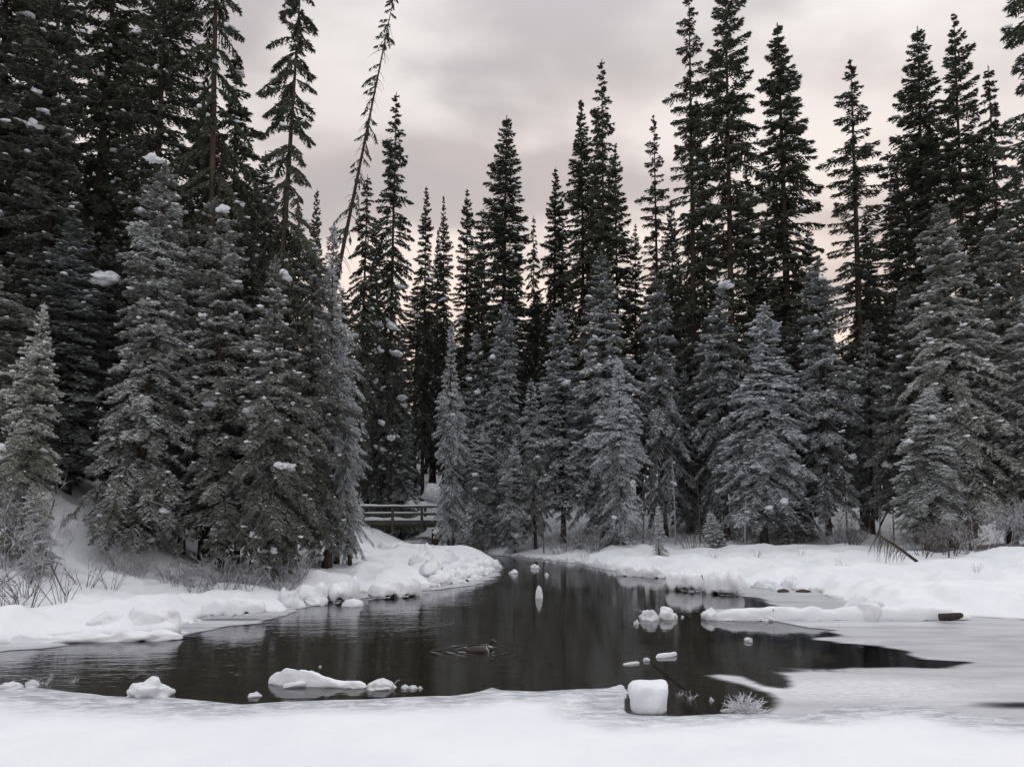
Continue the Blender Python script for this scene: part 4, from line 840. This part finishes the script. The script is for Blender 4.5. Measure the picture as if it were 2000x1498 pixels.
for i, (x, y, s_, l) in enumerate([(85, 1338, 1.1, 'curled frosted twig in the water at far left'), (140, 1333, 0.6, 'small frosted twig right of the curled one at far left'), (755, 1346, 0.8, 'frosted twigs on the low lump right of the thick log'), (1270, 1206, 1.5, 'frosted twig standing on the left lump of the pair'), (1345, 1366, 0.7, 'frosted twig right beside the snow block'), (1326, 1358, 0.5, 'tiny frosted twig between snow block and the larger twig'), (318, 1352, 0.6, 'frosted twig at the right end of the shore hump'), (562, 1322, 0.6, 'frosted twig sticking up behind the thick log'), (14, 1345, 0.6, 'frosted twig at the left picture edge')]):
    shrub('spray', x, y, 0, s_, MFROSTW, l, 'twig', 'frosted twigs in the water', 'frosted_twig')
def stick(name, label, cat, pts, rads, mat, group=None, n=6):
    g = Geo(); c = Vector(pts[0]); g.tube([Vector(p) - c for p in pts], rads, n); o = obj(name, g.mesh(name, True), mat); o.location = c; return tag(o, label, cat, group)
A_ = at(1500, 1212); stick('broken_twig', 'dark broken twig standing before the long right log', 'twig', [A_ + Vector((0, 0, -0.1)), A_ + Vector((0.03, 0, 0.1)), A_ + Vector((0.14, 0, 0.26))], [0.03, 0.028, 0.012], MBARKR)
stick('leaning_pole', 'thin snowy dead pole leaning across the frosted trees right of the footbridge', 'pole', [atd(985, 912, 43.0), atd(945, 880, 43.2), atd(898, 848, 43.4)], [0.03, 0.025, 0.015], MFROST)
for i, (p, q, l) in enumerate([((50, 1122), (130, 1142), 'dark stick lying on snow at the lower left'), ((60, 1141), (120, 1095), 'dark stick crossing over the lying one at lower left')]):
    A_, B_ = at(*p, 0.75), at(*q, 0.8); A_.z = gz(A_.x, A_.y) + 0.06; B_.z = gz(B_.x, B_.y) + (0.05 if i == 0 else 0.25)
    stick('fallen_stick', l, 'stick', [A_, (A_ + B_) / 2 + Vector((0, 0, 0.08)), B_], [0.025, 0.022, 0.012], MBARK, G3)
# broken stump on the left bank
x = (640 - 1000) / F * 27.0; zg = gz(x, 27.0)
sb = empty('broken_stump', (x, 27.0, zg), 'splintered dark stump at the end of the left forest', 'stump')
g = Geo(); g.tube([(0, 0, -0.2), (0.02, 0, 0.25), (0.06, 0, 0.55), (0.14, 0, 0.95)], [0.22, 0.19, 0.14, 0.02], 9); obj('wood', g.mesh('wood', True), MBARK, sb)
o = obj('snow_cap', CLUMPS[1], MSNOW, sb); o.location = (-0.16, -0.05, 0.35); o.scale = (0.16, 0.16, 0.12)
# fallen dead tree on the right
ft = empty('fallen_tree', (0, 0, 0), 'dead fallen tree propped on the snow ridge with hanging branches', 'fallen tree')
A_ = at(1795, 1096, 0.75); A_.z = gz(A_.x, A_.y) + 0.02; B_ = atd(1712, 1042, A_.y + 1.2); C_ = A_; ft.location = C_
g = Geo(); g.tube([A_ - C_, (A_ + B_) / 2 - C_ + Vector((0, 0, 0.05)), B_ - C_], [0.06, 0.05, 0.025], 8); obj('trunk', g.mesh('trunk', True), MBARK, ft)
r_ = random.Random(9)
for i in range(26):
    u = 0.25 + 0.75 * i / 25; p = (A_.lerp(B_, u) - C_) + Vector((0, 0, 0.05 * math.sin(math.pi * u))); gd = gz(p.x + C_.x, p.y + C_.y) - C_.z
    hgt = max(0.15, p.z - gd); g = Geo(); e = Vector((-0.12 - r_.uniform(0, 0.25), r_.uniform(-0.35, 0.2), -hgt * r_.uniform(0.6, 1.02)))
    g.tube([p, p + e * 0.5 + Vector((-0.03, 0, 0.02)), p + e], [0.016, 0.011, 0.005], 4, False); obj('branch', g.mesh('branch'), MTWIG, ft)
stick('upright_snag', 'short dark upright stem left above the fallen dead tree', 'stem', [atd(1712, 1050, 36.2), atd(1722, 1020, 36.2), atd(1738, 990, 36.3)], [0.07, 0.05, 0.02], MBARK)
# submerged branch
stick('sunken_branch', 'brown branch lying under the water before the snow block', 'branch', [at(1275, 1298, -0.10), at(1300, 1318, -0.08), at(1335, 1345, -0.12)], [0.015, 0.022, 0.018], MBARKR)
WST = [(1318, 1142, 26, 10), (1350, 1144, 30, 9), (1392, 1147, 34, 10), (1432, 1147, 28, 9), (598, 1170, 24, 8), (650, 1167, 34, 8), (690, 1164, 22, 7), (770, 1158, 26, 6), (905, 1137, 18, 6), (946, 1123, 18, 6), (1570, 1157, 30, 6), (1530, 1157, 22, 6), (1225, 1121, 22, 5), (1268, 1122, 20, 5)]
WL = ['first wet stone under the right bank ledge', 'second wet stone under the right bank ledge', 'third wet stone under the right bank ledge', 'fourth wet stone under the right bank ledge', 'leftmost wet stone under the left bank ledges', 'wide wet stone under the left bank ledges', 'right wet stone under the left bank ledges', 'wet stone below the third left ledge', 'wet stone before the log jam', 'wet stone at the tip of the log jam', 'wet stone under the last snow boulder of the right row', 'wet stone under the tallest snow boulder of the right row', 'wet stone at the left end of the flat right ledge', 'wet stone below the flat right ledge']
for i, ((x, y, w, h), l) in enumerate(zip(WST, WL)): lump('wet_stone', x, y, w, h, l, 'stone', seed=120 + i, rough=0.5, mat=MWOOD, sub=3, group='wet stones along the banks')
# roots hanging under the right bank ledge
for i in range(9):
    p = at(1312 + i * 15, 1141 + (i % 3), 0.0); stick('hanging_root', 'brown root hanging to the water under the right bank ledge', 'root', [p + Vector((0, 0.12, 0.32)), p + Vector((0.03, 0.06, 0.15)), p + Vector((-0.02, 0.02, -0.05))], [0.03, 0.022, 0.015], MBARKR, 'roots under the ledge', 5)

# ------------------------------------------------------------------ duck
def duck():
    # rings from tail to bill: x, z, half width, half height
    ring = [(-0.29, 0.075, 0.004, 0.004), (-0.27, 0.070, 0.030, 0.014), (-0.22, 0.050, 0.065, 0.040), (-0.14, 0.035, 0.092, 0.066), (-0.04, 0.028, 0.105, 0.080), (0.06, 0.028, 0.100, 0.082), (0.13, 0.036, 0.082, 0.076), (0.175, 0.062, 0.056, 0.060),
            (0.19, 0.105, 0.036, 0.040), (0.192, 0.145, 0.030, 0.034), (0.197, 0.178, 0.033, 0.036), (0.212, 0.202, 0.036, 0.038), (0.236, 0.208, 0.032, 0.032), (0.256, 0.202, 0.020, 0.018), (0.275, 0.196, 0.015, 0.009), (0.305, 0.190, 0.014, 0.006), (0.318, 0.188, 0.006, 0.003)]
    g = Geo(); n = 16; k = len(ring); C = [Vector((a, 0, b)) for a, b, _, _ in ring]; col = []
    for i, (x, z, w, h) in enumerate(ring):
        t = (C[min(i + 1, k - 1)] - C[max(i - 1, 0)]).normalized(); u = Vector((0, 1, 0)); v = t.cross(u) * -1
        for j in range(n):
            a = 2 * math.pi * j / n; g.v.append(C[i] + u * math.cos(a) * w + v * math.sin(a) * h)
            col.append(0.0 if i < 2 else 0.25 if i < 7 else 0.5 if i == 8 else 0.75 if i < 13 else 1.0)
    for i in range(k - 1):
        for j in range(n): g.f.append((i * n + j, i * n + (j + 1) % n, (i + 1) * n + (j + 1) % n, (i + 1) * n + j))
    g.f.append(tuple(reversed(range(n)))); g.f.append(tuple((k - 1) * n + j for j in range(n)))
    m = g.mesh('duck', True); attr(m, 'zone', col)
    mt, t, o = new_mat('duck_plumage'); z = N(t, 'ShaderNodeAttribute', attribute_name='zone').outputs['Fac']
    rp = N(t, 'ShaderNodeValToRGB', ins={0: z}); e = rp.color_ramp.elements
    e[0].position = 0.0; e[0].color = (0.03, 0.025, 0.02, 1); e[1].position = 1.0; e[1].color = (0.16, 0.13, 0.03, 1)
    for p_, c_ in ((0.15, (0.075, 0.062, 0.052, 1)), (0.35, (0.06, 0.045, 0.035, 1)), (0.5, (0.65, 0.63, 0.6, 1)), (0.62, (0.012, 0.018, 0.014, 1)), (0.85, (0.012, 0.018, 0.014, 1))):
        q = e.new(p_); q.color = c_
    nz = NOISE(t, N(t, 'ShaderNodeTexCoord').outputs['Object'], 40.0, 3.0)
    prin(t, o, Base_Color=MIX(t, 0.35, rp.outputs[0], N(t, 'ShaderNodeCombineColor', ins={0: nz, 1: nz, 2: nz}).outputs[0], 'OVERLAY'), Roughness=0.6)
    d = obj('duck', m, mt); d.location = (DUCK.x + 0.03, DUCK.y, -0.028)
    tag(d, 'small brown duck with dark head swimming in the open water', 'duck')
    for s_ in (-1, 1):
        g = Geo(); w = [(-0.24, 0.07, 0.03), (-0.12, 0.075, 0.085), (0.0, 0.075, 0.103), (0.09, 0.06, 0.092)]
        for x, z, y in w: g.v += [Vector((x, s_ * y * 0.72, z + 0.032)), Vector((x, s_ * (y + 0.012), z - 0.012)), Vector((x, s_ * (y + 0.006), z - 0.04))]
        for i in range(3):
            for j in range(2): a = i * 3 + j; g.f.append((a, a + 3, a + 4, a + 1))
        obj('wing', g.mesh('wing', True), mat_simple('wing_feathers', (0.035, 0.028, 0.022), (0.13, 0.115, 0.10), 60.0), d)
        g = Geo(); e_ = Vector((0.232, s_ * 0.031, 0.214)); g.tube([e_ - Vector((0, s_ * 0.004, 0)), e_ + Vector((0, s_ * 0.003, 0))], [0.005, 0.004], 8); obj('eye', g.mesh('eye'), MWOOD, d)
duck()
